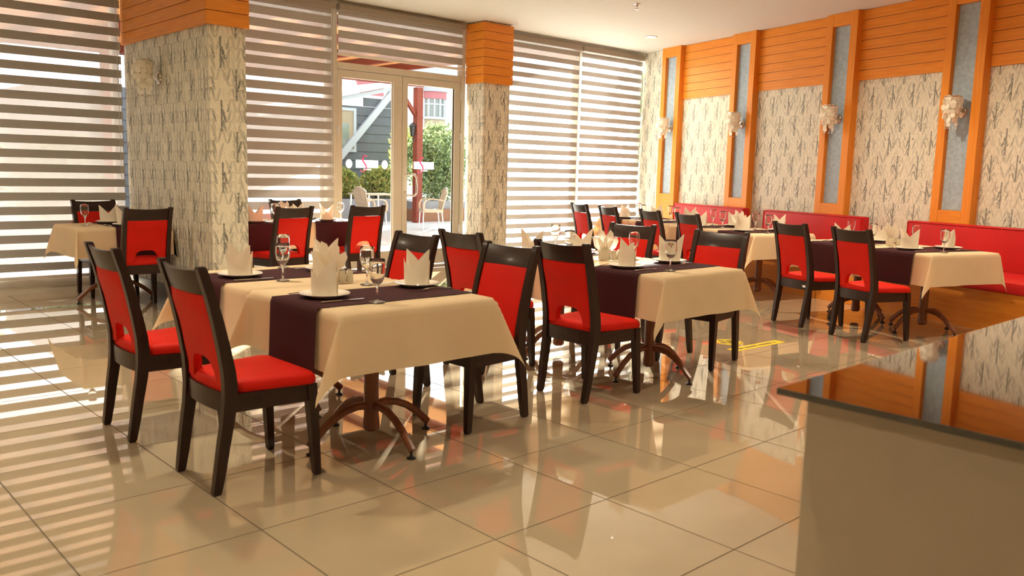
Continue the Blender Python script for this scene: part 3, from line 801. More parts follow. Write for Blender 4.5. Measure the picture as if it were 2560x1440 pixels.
def drape(a, b, d, folds, seed):
    """square cloth over a table of half sizes a, b with overhang d; folds[(sx, sy)] = direction in which that corner fold stands out"""
    rnd = random.Random(seed); zt = 0.718; q = MB()
    A, B = a + 0.006, b + 0.006; nin, nd = 12, 12
    def axis(h):
        out = []
        for k in range(nd, 0, -1): out.append(-h - d * k / nd)
        for k in range(nin + 1): out.append(-h + 2 * h * k / nin)
        for k in range(1, nd + 1): out.append(h + d * k / nd)
        return out
    us, vs_ = axis(A), axis(B); ph = [rnd.uniform(0, 6) for _ in range(8)]
    def soft(e):           # rounded edge: how far out and down after e metres over the edge
        r = 0.012
        if e < r * PI / 2: t = e / r; return r * math.sin(t) , r * (1 - math.cos(t))
        return r, r + (e - r * PI / 2)
    def P(i, j):
        u, v = us[i], vs_[j]
        ex, ey = max(0, abs(u) - A), max(0, abs(v) - B); sx, sy = (1 if u > 0 else -1), (1 if v > 0 else -1)
        if ex == 0 and ey == 0: return (u, v, zt + 0.0008 * math.sin(u * 17 + ph[0]) * math.sin(v * 13 + ph[1]))
        if ey == 0 or ex == 0:
            e = ex or ey; o, dn = soft(e); k = min(1, e / d)
            along = v if ex else u; lim = B if ex else A
            edge = abs(along) / lim
            rip = 0.008 * k * k * (math.sin(along * 11 + ph[2] + 3 * sx) + 0.6 * math.sin(along * 23 + ph[3])) + 0.005 * k
            if ex:
                fx = folds.get((sx, 1 if v > 0 else -1), (1.35, 0.45))[0]
                return (sx * (A + o + rip + 0.03 * fx * k * max(0, edge - 0.6)), v, zt - dn)
            fy = folds.get((1 if u > 0 else -1, sy), (1.35, 0.45))[1]
            return (u, sy * (B + o + rip + 0.03 * fy * k * max(0, edge - 0.6)), zt - dn)
        r = math.hypot(ex, ey); th = math.atan2(ey, ex); w = math.sin(2 * th)
        fx, fy = folds.get((sx, sy), (1.35, 0.45)); o, dn = soft(r); k = min(1.4, r / d)
        amp = 0.36 * r * (w ** 1.1)
        back = 0.03 * k * math.sin(4 * th)
        rad = math.sqrt(max(0.2, 1 - (0.36 * w) ** 2))
        ox = o * (1 - 0.35 * w) + amp * fx * 0.75 + 0.012 * k + back * 0.4
        oy = o * (1 - 0.35 * w) + amp * fy * 0.75 + 0.012 * k - back * 0.4
        if fx == 0: ox = o + 0.003
        if fy == 0: oy = min(oy, 0.006)
        return (sx * (A + ox * (1 if fx else 0.4)), sy * (B + oy), zt - dn * rad)
    q.grid(P, len(us), len(vs_)); return q.mesh('tablecloth', M['cloth'], True)
def runner_mesh(a, hw, d, seed):
    rnd = random.Random(seed); q = MB(); zt = 0.7215; A = a + 0.0235; ph = rnd.uniform(0, 6)
    us = [-A - d * k / 10 for k in range(10, 0, -1)] + [-A + 2 * A * k / 14 for k in range(15)] + [A + d * k / 10 for k in range(1, 11)]
    vs_ = [-hw + 2 * hw * k / 8 for k in range(9)]
    def P(i, j):
        u, v = us[i], vs_[j]; e = max(0, abs(u) - A); s = 1 if u > 0 else -1
        if e == 0: return (u, v, zt + 0.0006 * math.sin(u * 21 + ph))
        r = 0.008; k = e / d
        if e < r * PI / 2: t = e / r; o, dn = r * math.sin(t), r * (1 - math.cos(t))
        else: o, dn = r, r + e - r * PI / 2
        return (s * (A + o + 0.012 * k + 0.005 * k * math.sin(v * 14 + ph + s)), v * (1 - 0.02 * k), zt - dn)
    q.grid(P, len(us), len(vs_)); return q.mesh('table_runner', M['runner'], True)
TP = {}
def table(cx, cy, rz, a, b, label, nth, folds=None, rd=0.28, cd=0.27, roff=0.0, tgroup='pedestal tables', arm_rot=0.0):
    """local x = the direction the diners face, a half size along it, b half size across"""
    key = (a, b)
    if key not in TP: TP[key] = table_parts(a, b)
    t = thing('pedestal_table', label[0], 'table', (cx, cy, 0), rz, tgroup)
    for nm, me, subs in TP[key]:
        if nm == 'arm':
            for k in range(4):
                o = put('arm', me, t, (0, 0, 0), k * PI / 2 + arm_rot)
                for sm in subs: put('foot_glide', sm, o)
        else: put(nm, me, t)
    c = put('tablecloth', drape(a, b, cd, folds or {}, nth), None, (cx, cy, 0), rz)
    tag(c, label[1], 'tablecloth', 'cream tablecloths')
    r = put('table_runner', runner_mesh(a, 0.205, rd, nth), None, (cx - math.sin(rz) * roff, cy + math.cos(rz) * roff, 0), rz)
    tag(r, label[2], 'runner', 'dark table runners')
    return t
def lab3(where):
    return ('reddish wood pedestal table ' + where, 'cream tablecloth draped over the table ' + where, 'dark aubergine runner laid across the table ' + where)
IN_FAR = {(1, 1): (1.15, 0.3), (-1, 1): (1.15, 0.3)}; IN_NEAR = {(1, -1): (0, 0), (-1, -1): (0, 0)}
table(2.22, 3.37, 0, 0.40, 0.395, lab3('nearest the viewer, four curved feet in full view'), 1, IN_FAR, roff=-0.04)
table(2.22, 4.20, 0, 0.40, 0.395, lab3('joined behind the nearest one'), 2, IN_NEAR, roff=0.06)
table(4.41, 3.42, 0, 0.40, 0.395, lab3('of the middle row, beside the yellow floor sticker'), 3, IN_FAR, roff=-0.02)
table(4.41, 4.25, 0, 0.40, 0.395, lab3('of the middle row, half hidden by cut-out chair'), 4, IN_NEAR, roff=0.05)
table(2.66, 8.35, PI / 2, 0.33, 0.40, lab3('beside the lamp face of the big pillar'), 5, {(1, -1): (1, 0), (-1, -1): (1, 0)}, roff=-0.11)
table(3.97, 8.36, PI / 2, 0.34, 0.395, lab3('at the window right behind the big pillar'), 6, {(1, -1): (0, 0), (-1, -1): (0, 0)}, roff=0.07)
table(4.80, 8.36, PI / 2, 0.34, 0.395, lab3('at the window closest to the glass doors'), 7, {(1, 1): (1, 0), (-1, 1): (1, 0)}, roff=0.03)
RT = [(5.17, 'along the bench closest to the counter'), (5.92, 'along the bench, second from the counter'), (7.30, 'along the bench before the middle red backrest'),
      (8.05, 'along the bench between two red backrests'), (8.92, 'along the bench second from the window corner'), (9.67, 'along the bench at the window corner')]
for k, (s, w) in enumerate(RT):
    p = W(s, 6.45)
    fo = {(1, 1): (0.3, 0.2), (-1, 1): (1, 0.2), (1, -1): (0.4, 0.4)} if k % 2 == 0 else {(1, -1): (0, 0), (-1, -1): (0, 0), (1, 1): (0.4, 0.4)}
    table(p.x, p.y, TH - PI / 2, 0.40, 0.358, lab3(w), 8 + k, fo)

# ------------------------------------------------------------------ tableware
ZT = 0.7235
q = MB(); q.lathe([(0.0, 0.0035), (0.065, 0.0035), (0.068, 0.0), (0.072, 0.002), (0.078, 0.006), (0.112, 0.017), (0.1145, 0.0185), (0.113, 0.021), (0.080, 0.0105), (0.066, 0.0075), (0.0, 0.007)], 40)
plate_me = q.mesh('plate', M['china'], True, 1.2)
q = MB(); q.lathe([(0.0, 0.0035), (0.0, 0.0), (0.034, 0.0), (0.0345, 0.0015), (0.020, 0.004), (0.008, 0.008), (0.0048, 0.014), (0.0042, 0.035), (0.0046, 0.062), (0.009, 0.074),
                   (0.020, 0.086), (0.030, 0.103), (0.0355, 0.125), (0.0370, 0.148), (0.0358, 0.172), (0.0345, 0.190), (0.0338, 0.1905), (0.0333, 0.190), (0.0345, 0.172), (0.0356, 0.148), (0.0341, 0.126), (0.0287, 0.105), (0.018, 0.089), (0.006, 0.080), (0.0, 0.079)], 28)
goblet_me = q.mesh('wine_glass', M['goblet'], True, 1.2)
def napkin_mesh(seed):
    """mitre fold: an upright band of cloth, two points, crossed flaps in front and behind"""
    rnd = random.Random(seed); q = MB(); n = 40; H1 = 0.172 + rnd.uniform(-0.008, 0.008)
    lean = rnd.uniform(-0.008, 0.008); rows_ = 9
    def top(a):
        c = abs(math.cos(a)); f = c ** 0.9
        return 0.082 + (H1 - 0.082) * f + (0.006 if math.cos(a) > 0 else -0.004) * f
    ring = []
    o = len(q.v)
    for j in range(rows_):
        t = j / (rows_ - 1)
        for k in range(n):
            a = 2 * PI * k / n; z = top(a) * t
            w = 0.070 * (1 + 0.20 * t - 0.16 * t * t * abs(math.sin(a))); dp = 0.038 * (1 - 0.72 * t ** 1.5 * abs(math.cos(a)) ** 2 + 0.0 * t)
            ca_, sa_ = math.cos(a), math.sin(a)
            x = w * (abs(ca_) ** 0.8) * (1 if ca_ > 0 else -1) + lean * t
            y = dp * sa_
            q.v.append((x, y, z))
    for j in range(rows_ - 1):
        for k in range(n):
            a = o + j * n + k; b = o + j * n + (k + 1) % n
            q.f.append((a, b, b + n, a + n))
    # crossed flap on both faces
    for sgn in (1, -1):
        base = len(q.v); m = 9
        for k in range(m):
            t = k / (m - 1); x = -0.066 + 0.132 * t
            yb = sgn * (0.0415 * math.sqrt(max(0.02, 1 - (x / 0.078) ** 2)) + 0.0015)
            q.v.append((x, yb, 0.004)); q.v.append((x * 1.04, yb * 0.93 + sgn * 0.0035, 0.020 + 0.112 * (t if sgn > 0 else 1 - t) ** 1.1))
        for k in range(m - 1):
            a = base + 2 * k; q.f.append((a, a + 2, a + 3, a + 1))
    return q.mesh('folded_napkin', M['napkin'], True, 0.9)
nap_me = [napkin_mesh(i) for i in range(3)]
q = MB(); q.box(-0.105, 0.0, -0.006, 0.006, 0.0, 0.006, 0.002)
q.add([(0, -0.007, 0.001), (0.10, -0.009, 0.001), (0.118, 0.002, 0.001), (0.115, 0.008, 0.001), (0, 0.007, 0.001), (0, -0.007, 0.004), (0.10, -0.009, 0.0028), (0.118, 0.002, 0.0025), (0.115, 0.008, 0.0028), (0, 0.007, 0.004)],
      [(4, 3, 2, 1, 0), (5, 6, 7, 8, 9), (0, 1, 6, 5), (1, 2, 7, 6), (2, 3, 8, 7), (3, 4, 9, 8), (4, 0, 5, 9)])
knife_me = q.mesh('table_knife', M['steel'], True, 0.6)
q = MB()
q.loft([[(x, -w, z), (x, w, z), (x, w, z + 0.003), (x, -w, z + 0.003)] for x, w, z in ((-0.10, 0.007, 0.001), (-0.06, 0.006, 0.003), (0.0, 0.003, 0.008), (0.03, 0.0035, 0.008), (0.045, 0.010, 0.006), (0.06, 0.012, 0.005))])
for yy in (-0.0105, -0.0035, 0.0035, 0.0105):
    q.loft([[(x, yy - w, z), (x, yy + w, z), (x, yy + w, z + 0.0025), (x, yy - w, z + 0.0025)] for x, w, z in ((0.058, 0.0018, 0.005), (0.085, 0.0016, 0.004), (0.108, 0.0009, 0.008))])
fork_me = q.mesh('table_fork', M['steel'], True, 0.6)
# napkin holder with a fan of napkins, salt shaker
def holder_mesh():
    q = MB(); n = 24; out = []
    for k in range(n):
        a = 2 * PI * k / n; r = 0.036 + 0.003 * math.cos(6 * a); out.append((r * math.cos(a) * 1.1, r * math.sin(a) * 0.85))
    q.loft([[(x * s, y * s, z) for x, y in out] for z, s in ((0, 0.96), (0.004, 1.0), (0.066, 1.0), (0.072, 0.95), (0.072, 0.86), (0.03, 0.84))], True); return q.mesh('holder_body', M['cream_ceramic'], True, 0.8)
hold_me = holder_mesh()
def fan_mesh(i):
    q = MB(); a = (-0.62, -0.2, 0.25, 0.68)[i]; y = (-0.012, 0.006, -0.004, 0.012)[i]
    L = (0.145, 0.17, 0.165, 0.14)[i]; w = 0.034
    def p(u, v): return (math.sin(a) * v + math.cos(a) * u, y + 0.006 * math.cos(u * 60) , 0.045 + math.cos(a) * v - math.sin(a) * u)
    q.v = [p(-w * .5, 0), p(0, -.006), p(w * .5, 0), p(-w, L * .55), p(0, L * .55), p(w, L * .55), p(-w * .25, L), p(w * .55, L * .88)]
    q.v = [(x, yy + (0.008 if k in (1, 4) else 0), z) for k, (x, yy, z) in enumerate(q.v)]
    q.f = [(0, 1, 4, 3), (1, 2, 5, 4), (3, 4, 6), (4, 5, 7, 6)]
    return q.mesh('paper_napkin', M['napkin'])
fan_me = [fan_mesh(i) for i in range(4)]
q = MB(); q.lathe([(0.0, 0.0), (0.018, 0.0), (0.020, 0.003), (0.017, 0.055), (0.015, 0.062), (0.0, 0.064)], 18); salt_me = q.mesh('shaker_body', M['cream_ceramic'], True, 0.8)
q = MB(); q.lathe([(0.0, 0.0675), (0.010, 0.067), (0.015, 0.064), (0.0155, 0.0615), (0.0, 0.0615)], 18); cap_me = q.mesh('shaker_cap', M['chrome'], True, 0.8)

def setting(cx, cy, ang, who, parts='pngkf', off=0.245, glass=(0.13, 0.25), nrot=0.0, ni=0):
    """cx, cy: table centre line point of the seat; ang: direction the diner faces"""
    fx, fy = math.cos(ang), math.sin(ang); rx, ry = fy, -fx
    px, py = cx - fx * off, cy - fy * off
    if 'p' in parts: tag(put('dinner_plate', plate_me, None, (px, py, ZT), 0), 'white round dinner plate, ' + who, 'plate', 'dinner plates')
    if 'n' in parts: tag(put('folded_napkin', nap_me[ni % 3], None, (px, py, ZT + 0.0075), ang + PI / 2 + nrot), 'ivory folded napkin standing on its plate, ' + who, 'napkin', 'standing folded napkins')
    if 'g' in parts:
        tag(put('wine_glass', goblet_me, None, (cx - fx * glass[0] + rx * glass[1], cy - fy * glass[0] + ry * glass[1], ZT - 0.001), 0), 'clear stemmed wine glass, ' + who, 'glass', 'stemmed wine glasses')
    if 'k' in parts: tag(put('table_knife', knife_me, None, (px + rx * 0.150, py + ry * 0.150, ZT), ang), 'steel table knife, ' + who, 'knife', 'table knives')
    if 'f' in parts: tag(put('table_fork', fork_me, None, (px - rx * 0.150, py - ry * 0.150, ZT), ang), 'steel table fork, ' + who, 'fork', 'table forks')
setting(2.22, 3.38, 0, 'at the nearest chair of the front table', nrot=0.12, ni=0)
setting(2.22, 4.24, 0, 'at the outer rear chair of the front table', nrot=0.30, ni=1)
setting(2.27, 3.45, PI, 'opposite the nearest chair, front table', glass=(0.10, 0.19), off=0.27, nrot=0.12, ni=2)
setting(2.24, 4.24, PI, 'at the far rear chair of the front table', nrot=0.4, glass=(0.12, 0.26))
setting(4.41, 3.44, 0, 'at the cut-out chair of the middle table', nrot=-0.35, ni=1)
setting(4.44, 3.50, PI, 'at the middle table chair by the yellow sticker', nrot=0.75, ni=2, glass=(0.17, 0.25))
setting(4.41, 4.30, 0, 'at the middle table chair beside the slim pillar', nrot=0.5, ni=0)
setting(4.44, 4.32, PI, 'at the rear far side of the middle table', nrot=0.7, ni=1, glass=(0.18, 0.2))
setting(2.70, 8.34, PI / 2, 'at the pillar table chair with its back turned', parts='pnkf', nrot=0.0, off=0.2)
setting(2.68, 8.35, -PI / 2, 'at the pillar table chair facing us', ni=1, off=0.2, glass=(-0.02, 0.27), nrot=-0.2)
setting(3.98, 8.37, PI / 2, 'at the window table beside the big pillar', off=0.21, ni=2, nrot=-0.25)
setting(4.80, 8.37, PI / 2, 'at the window table before the glass doors', off=0.21, ni=0, nrot=-0.15, glass=(0.05, 0.27))
setting(4.66, 8.35, -PI / 2, 'at the window table chair facing us', off=0.19, ni=1, glass=(0.1, 0.24), nrot=0.3)
AW_ = TH - PI / 2
for k, (s, w) in enumerate(RT):
    p = W(s, 6.45); nm = ('nearest the counter', 'second from the counter', 'before the middle backrest', 'between two backrests', 'second from the window', 'at the window')[k]
    setting(p.x, p.y, AW_, 'chair side of bench table ' + nm, ni=k, nrot=(0.25, 0.2, 0.3, 0.3, 0.2, 0.1)[k], parts='pngkf' if k < 4 else 'png')
    setting(p.x, p.y, AW_ + PI, 'bench side of bench table ' + nm, ni=k + 1, nrot=(-0.5, 0.25, 0.1, 0.6, 0.4, 0.5)[k], parts='pngkf' if k < 2 else 'png')
def holder(x, y, rz, where, salt=(0.07, -0.03)):
    t = thing('napkin_holder', 'cream napkin holder with a fan of paper napkins ' + where, 'napkin holder', (x, y, ZT), rz, 'napkin holders')
    put('holder_body', hold_me, t)
    for me in fan_me: put('paper_napkin', me, t)
    c, s = math.cos(rz), math.sin(rz)
    for i, (sx, sy) in enumerate((salt, (salt[0] + 0.035, salt[1] + 0.022))):
        k = thing('salt_shaker' if i == 0 else 'pepper_shaker', 'small cream %s shaker next to the napkin holder %s' % ('salt' if i == 0 else 'pepper', where), 'shaker', (x + c * sx - s * sy, y + s * sx + c * sy, ZT), rz, 'salt and pepper shakers')
        put('shaker_body', salt_me, k); put('shaker_cap', cap_me, k)
VR = -YAW
holder(2.24, 3.79, VR, 'on the front table', (0.062, 0.02))
holder(4.40, 3.83, VR, 'on the middle table', (0.062, -0.01))
p = W(5.54, 6.40); holder(p.x, p.y, VR + 0.2, 'on the bench tables by the counter', (0.062, -0.02))
p = W(7.68, 6.45); holder(p.x, p.y, VR, 'on the middle bench tables')
holder(4.40, 8.36, VR, 'on the window table')

# ------------------------------------------------------------------ service counter
t = thing('service_counter', 'grey counter with polished black top in the blurred front corner', 'counter', (1.867, 1.053, 0))
q = MB(); q.box(0.055, 2.6, -3.0, -0.055, 0.0, 0.783, 0.002); q.build('counter_body', M['counter_body'], t)
q = MB(); q.box(0.0, 2.65, -3.05, 0.0, 0.7835, 0.80, 0.002); q.build('counter_top', M['counter_top'], t)

# ------------------------------------------------------------------ floor stickers, ceiling fittings
t = thing('floor_sticker', 'round yellow floor sticker with black footprints by a chair leg', 'sticker', (5.82, 3.73, 0.0005), -YAW)
q = MB(); n = 32; q.loft([[(0.115 * math.cos(2 * PI * k / n), 0.115 * math.sin(2 * PI * k / n), z) for k in range(n)] for z in (0, 0.0006)]); q.build('disc', M['yellow'], t)
q = MB()
for k in range(n):
    a0, a1 = 2 * PI * k / n, 2 * PI * (k + .9) / n
    q.add([(r * math.cos(a), r * math.sin(a), 0.0009) for r, a in ((0.100, a0), (0.106, a0), (0.106, a1), (0.100, a1))], [(0, 1, 2, 3)])
q.build('ring_print', M['black'], t)
for sx in (-1, 1):
    q = MB()
    for cx_, r0, r1 in ((-0.045, 0.020, 0.030), (0.028, 0.026, 0.045)):
        o = len(q.v); q.v += [(cx_ + r1 * math.cos(2 * PI * k / 16), sx * 0.036 + r0 * math.sin(2 * PI * k / 16), 0.0010) for k in range(16)]; q.f.append(tuple(range(o, o + 16)))
    q.build('footprint', M['black'], t)
tp = thing('floor_tape', 'yellow distance tape with dark print stuck on the floor tiles', 'tape', (5.885, 3.515, 0.0005), math.atan2(-0.03, 0.63))
q = MB(); q.box(-0.325, 0.325, -0.05, 0.05, 0, 0.0006); q.build('strip', M['yellow'], tp)
q = MB(); rnd = random.Random(3); x = -0.27
while x < 0.27:
    w = rnd.uniform(0.012, 0.03)
    q.add([(x, -0.014, 0.001), (x + w, -0.014, 0.001), (x + w, 0.014, 0.001), (x, 0.014, 0.001)], [(0, 1, 2, 3)])
    x += w + (0.006 if rnd.random() < 0.8 else 0.03)
q.build('faded_print', M['skirting'], tp)

def downlight(x, y, label, lit):
    t = thing('downlight', label, 'lamp', (x, y, ZC), 0, 'recessed ceiling lights')
    q = MB(); q.lathe([(0.075, -0.001), (0.095, -0.001), (0.098, -0.006), (0.090, -0.010), (0.074, -0.006), (0.070, -0.0005)], 32); q.build('trim_ring', M['white_plastic'], t, smooth=True)
    q = MB(); n = 32; q.v = [(0.072 * math.cos(2 * PI * k / n), 0.072 * math.sin(2 * PI * k / n), -0.003) for k in range(n)]; q.f = [tuple(reversed(range(n)))]; q.build('lamp_lens', M['lamp'], t)
downlight(10.0, 8.0, 'round recessed ceiling light near the window corner', True)
FILL_LAMPS = [(1.6, -1.0), (4.4, -1.0), (7.0, -1.0), (-1.2, 1.8), (1.6, 1.8), (4.4, 1.8), (7.4, 1.8), (-1.2, 4.6), (1.6, 4.6), (4.4, 4.6), (7.6, 4.3), (0.4, 7.2)]  # unseen downlights added as warm fill, the last one for the big pillar
LAMP_GAIN = [0.5, 0.7, 1.0, 1.0, 0.9, 0.6, 1.7, 1.0, 1.5, 1.6, 3.0, 1.6, 0.6]
for k, (x, y) in enumerate(FILL_LAMPS):
    downlight(x, y, 'round recessed ceiling light added out of view as fill', True)
for k, (x, y) in enumerate(FILL_LAMPS + [(10.0, 8.0)]):
    ld = bpy.data.lights.new('downlight_beam', 'SPOT'); ld.energy = LAMP_W * LAMP_GAIN[k]; ld.color = LAMP_C; ld.spot_size = math.radians(165); ld.spot_blend = 1.0; ld.shadow_soft_size = 0.07
    lo = bpy.data.objects.new('downlight_beam', ld); COL.objects.link(lo); lo.location = (x, y, ZC - 0.02)
t = thing('sprinkler', 'small metal fire sprinkler head on the ceiling', 'sprinkler', (8.0, 6.62, ZC))
q = MB(); q.lathe([(0.0, 0), (0.04, 0), (0.038, -0.006), (0.014, -0.010), (0.011, -0.030), (0.0, -0.030)], 20); q.build('escutcheon', M['chrome'], t, smooth=True)
q = MB(); q.tube([(-0.016, 0, -0.028), (-0.018, 0, -0.05), (0, 0, -0.064)], 0.003, 6); q.tube([(0.016, 0, -0.028), (0.018, 0, -0.05), (0, 0, -0.064)], 0.003, 6); q.build('yoke', M['chrome'], t)
q = MB(); q.lathe([(0.0, -0.063), (0.024, -0.063), (0.024, -0.066), (0.0, -0.066)], 16); q.build('deflector', M['chrome'], t)
#OUTDOOR
# ------------------------------------------------------------------ outdoors: terrace, pergola, garden, houses
gb = MB(); gb.box(-40, 90, YB + 0.16, 90, -0.3, -0.02)
ground = tag(gb.build('pavement', M['grout']), 'pale grey terrace paving outside the doors', None, None, 'structure')
gm = MB(); gm.box(0.004, 0.796, 0.004, 0.796, -0.02, -0.002); paver_me = gm.mesh('paver', M['paving'])
near, far = [], MB()
for i in range(0, 20):
    for j in range(0, 14):
        x, y = 3.0 + i * 0.8, YB + 0.165 + j * 0.8
        qd = project(x + .4, y + .4, 0)
        if qd and 800 < qd[0] < 1180: put('paver', paver_me, ground, (x, y, 0))
        else: far.box(x + .004, x + .796, y + .004, y + .796, -0.02, -0.002)
far.box(-40, 3.0, YB + 0.165, 90, -0.02, -0.002); far.box(3.0, 90, YB + 0.165 + 11.2, 90, -0.02, -0.002); far.box(19.0, 90, YB + 0.165, YB + 0.165 + 11.2, -0.02, -0.002)
tag(far.build('paver_field', M['paving'], ground), kind='stuff')

pg = thing('pergola', 'reddish wooden pergola with a plank roof outside the glass doors', 'pergola', (0, 0, 0))
PX0, PX1, PY0, PY1, PZ = -3.0, 10.2, YB + 0.4, 16.6, 3.22
q = MB(); q.box(0, PX1 - PX0, 0, 0.138, 0, 0.022); pm = q.mesh('roof_board', M['pergola_roof'])
y = PY0
while y < PY1:
    put('roof_board', pm, pg, (PX0, y, PZ + 0.14)); y += 0.142
q = MB(); q.box(-0.05, 0.05, 0, PY1 - PY0 + 0.1, 0, 0.14, 0.004); rm = q.mesh('rafter', M['pergola'])
x = PX0 + 0.1
while x < PX1: put('rafter', rm, pg, (x, PY0, PZ)); x += 0.93
q = MB(); q.box(PX0, PX1, PY0, PY0 + 0.14, PZ - 0.16, PZ, 0.004); q.build('beam', M['pergola'], pg)
q = MB(); q.box(PX0, PX1, PY1 - 0.06, PY1 + 0.04, PZ + 0.0, PZ + 0.14, 0.004); q.build('beam', M['pergola'], pg)
for px, py in ((12.42, 16.88), (4.46, 14.0)):
    q = MB(); q.box(-0.085, 0.085, -0.085, 0.085, -0.002, PZ - 0.001, 0.006); q.build('post', M['pergola'], pg, (px, py, 0))
q = MB(); q.loft([[(dx + x_, y_, z_) for dx, y_ in ((-0.05, -0.04), (0.05, -0.04), (0.05, 0.04), (-0.05, 0.04))] for x_, z_ in ((-0.04, 2.52), (-0.62, 3.23))])
q.build('brace', M['pergola'], pg, (12.42, 16.88, 0))
q = MB(); q.box(9.9, 12.55, 16.81, 16.95, PZ + 0.02, PZ + 0.16, 0.004); q.build('beam', M['pergola'], pg)
t = thing('lantern', 'small black carriage lantern on the reddish pergola post', 'lantern', (12.26, 16.88, 2.05))
q = MB(); q.lathe([(0.0, 0.0), (0.035, 0.01), (0.05, 0.05), (0.075, 0.24), (0.095, 0.25), (0.05, 0.31), (0.012, 0.33), (0.0, 0.37)], 8); q.build('housing', M['black'], t)
q = MB(); q.tube([(0.08, 0, 0.12), (0.03, 0, 0.04), (0.0, 0, -0.05), (0.05, 0, -0.09), (0.08, 0, -0.05)], 0.012, 6); q.build('bracket', M['black'], t)

def patio_chair(x, y, rz, label):
    t = thing('patio_chair', label, 'chair', (x, y, -0.002), rz, 'cream plastic terrace chairs')
    q = MB(); P = []
    def seatp(i, j):
        u = -0.22 + 0.44 * i / 8; v = -0.22 + 0.44 * j / 8
        return (u, v * (1 - 0.06 * (u < 0)), 0.44 - 0.012 * math.cos(v * 6) + 0.02 * (u / 0.22) ** 2 * (1 if u > 0 else 0.3))
    q.grid(seatp, 9, 9)
    o = len(q.v)
    q.grid(lambda i, j: tuple(Vector(seatp(i, j)) - Vector((0, 0, 0.03))), 9, 9)
    q.box(-0.225, 0.225, -0.225, -0.215, 0.38, 0.44); q.box(-0.225, 0.225, 0.215, 0.225, 0.38, 0.44); q.box(0.215, 0.225, -0.225, 0.225, 0.38, 0.44)
    q.build('seat', M['plastic_cream'], t, smooth=True, angle=0.8)
    q = MB()
    def edge(v): return 0.90 - 0.09 * abs(v / 0.24) ** 2.4
    for k in range(7):
        v0 = -0.23 + 0.066 * k; v1 = v0 + 0.060
        rings = []
        for s in range(7):
            a = s / 6; zt = 0.45 + (edge((v0 + v1) / 2) - 0.45) * a; w = 0.82 + 0.20 * a
            xx = -0.20 - 0.11 * a - 0.02 * (1 - ((v0 + v1) / 2 / 0.24) ** 2)
            rings.append([(xx - 0.007, v0 * w, zt), (xx + 0.007, v0 * w, zt), (xx + 0.007, v1 * w, zt), (xx - 0.007, v1 * w, zt)])
        q.loft(rings)
    q.tube([(-0.20 - 0.11 * min(1, max(0, (edge(v) - .45) / .45)) - 0.02 * (1 - (v / 0.24) ** 2), v * 1.02, edge(v)) for v in [-0.24 + 0.48 * k / 14 for k in range(15)]], 0.017, 8)
    for s in (-1, 1): q.tube([(-0.205, s * 0.195, 0.43), (-0.25, s * 0.225, 0.62), (-0.31, s * 0.245, 0.81)], 0.017, 8)
    q.tube([(-0.245, -0.21, 0.60), (-0.268, 0, 0.60), (-0.245, 0.21, 0.60)], 0.016, 6)
    q.build('backrest', M['plastic_cream'], t, smooth=True, angle=0.8)
    for s in (-1, 1):
        q = MB(); pth = [(-0.25, s * 0.23, 0.62), (-0.12, s * 0.26, 0.655), (0.06, s * 0.265, 0.66), (0.16, s * 0.26, 0.635), (0.20, s * 0.25, 0.56), (0.20, s * 0.235, 0.42)]
        q.loft([[(a - 0.022, b - 0.02, c - 0.01 if i < 4 else c), (a + 0.022, b - 0.02, c - 0.01 if i < 4 else c), (a + 0.022, b + 0.02, c + 0.014 if i < 4 else c), (a - 0.022, b + 0.02, c + 0.014 if i < 4 else c)] for i, (a, b, c) in enumerate(pth)])
        q.build('armrest', M['plastic_cream'], t, smooth=True, angle=0.6)
    for sx, sy in ((1, 1), (1, -1), (-1, 1), (-1, -1)):
        q = MB(); q.tube([(sx * 0.20, sy * 0.205, 0.40), (sx * 0.215 - 0.03 * (sx < 0), sy * 0.225, 0.0)], 0.013, 8); q.build('leg', M['leg_metal'], t, smooth=True)
    return t
patio_chair(9.90, 15.02, -0.05, 'cream plastic armchair outside, seen through the left door leaf')
patio_chair(11.30, 14.86, PI - 0.45, 'cream plastic armchair outside, seen through the right door leaf')
t = thing('patio_table', 'white terrace table between the two plastic chairs', 'table', (10.75, 16.25, -0.002))
q = MB(); q.box(-0.42, 0.42, -0.42, 0.42, 0.70, 0.73, 0.01); q.build('table_top', M['plastic_cream'], t)
for sx in (-1, 1):
    for sy in (-1, 1):
        q = MB(); q.tube([(sx * 0.36, sy * 0.36, 0.70), (sx * 0.38, sy * 0.38, 0.0)], 0.02, 8); q.build('leg', M['leg_metal'], t)

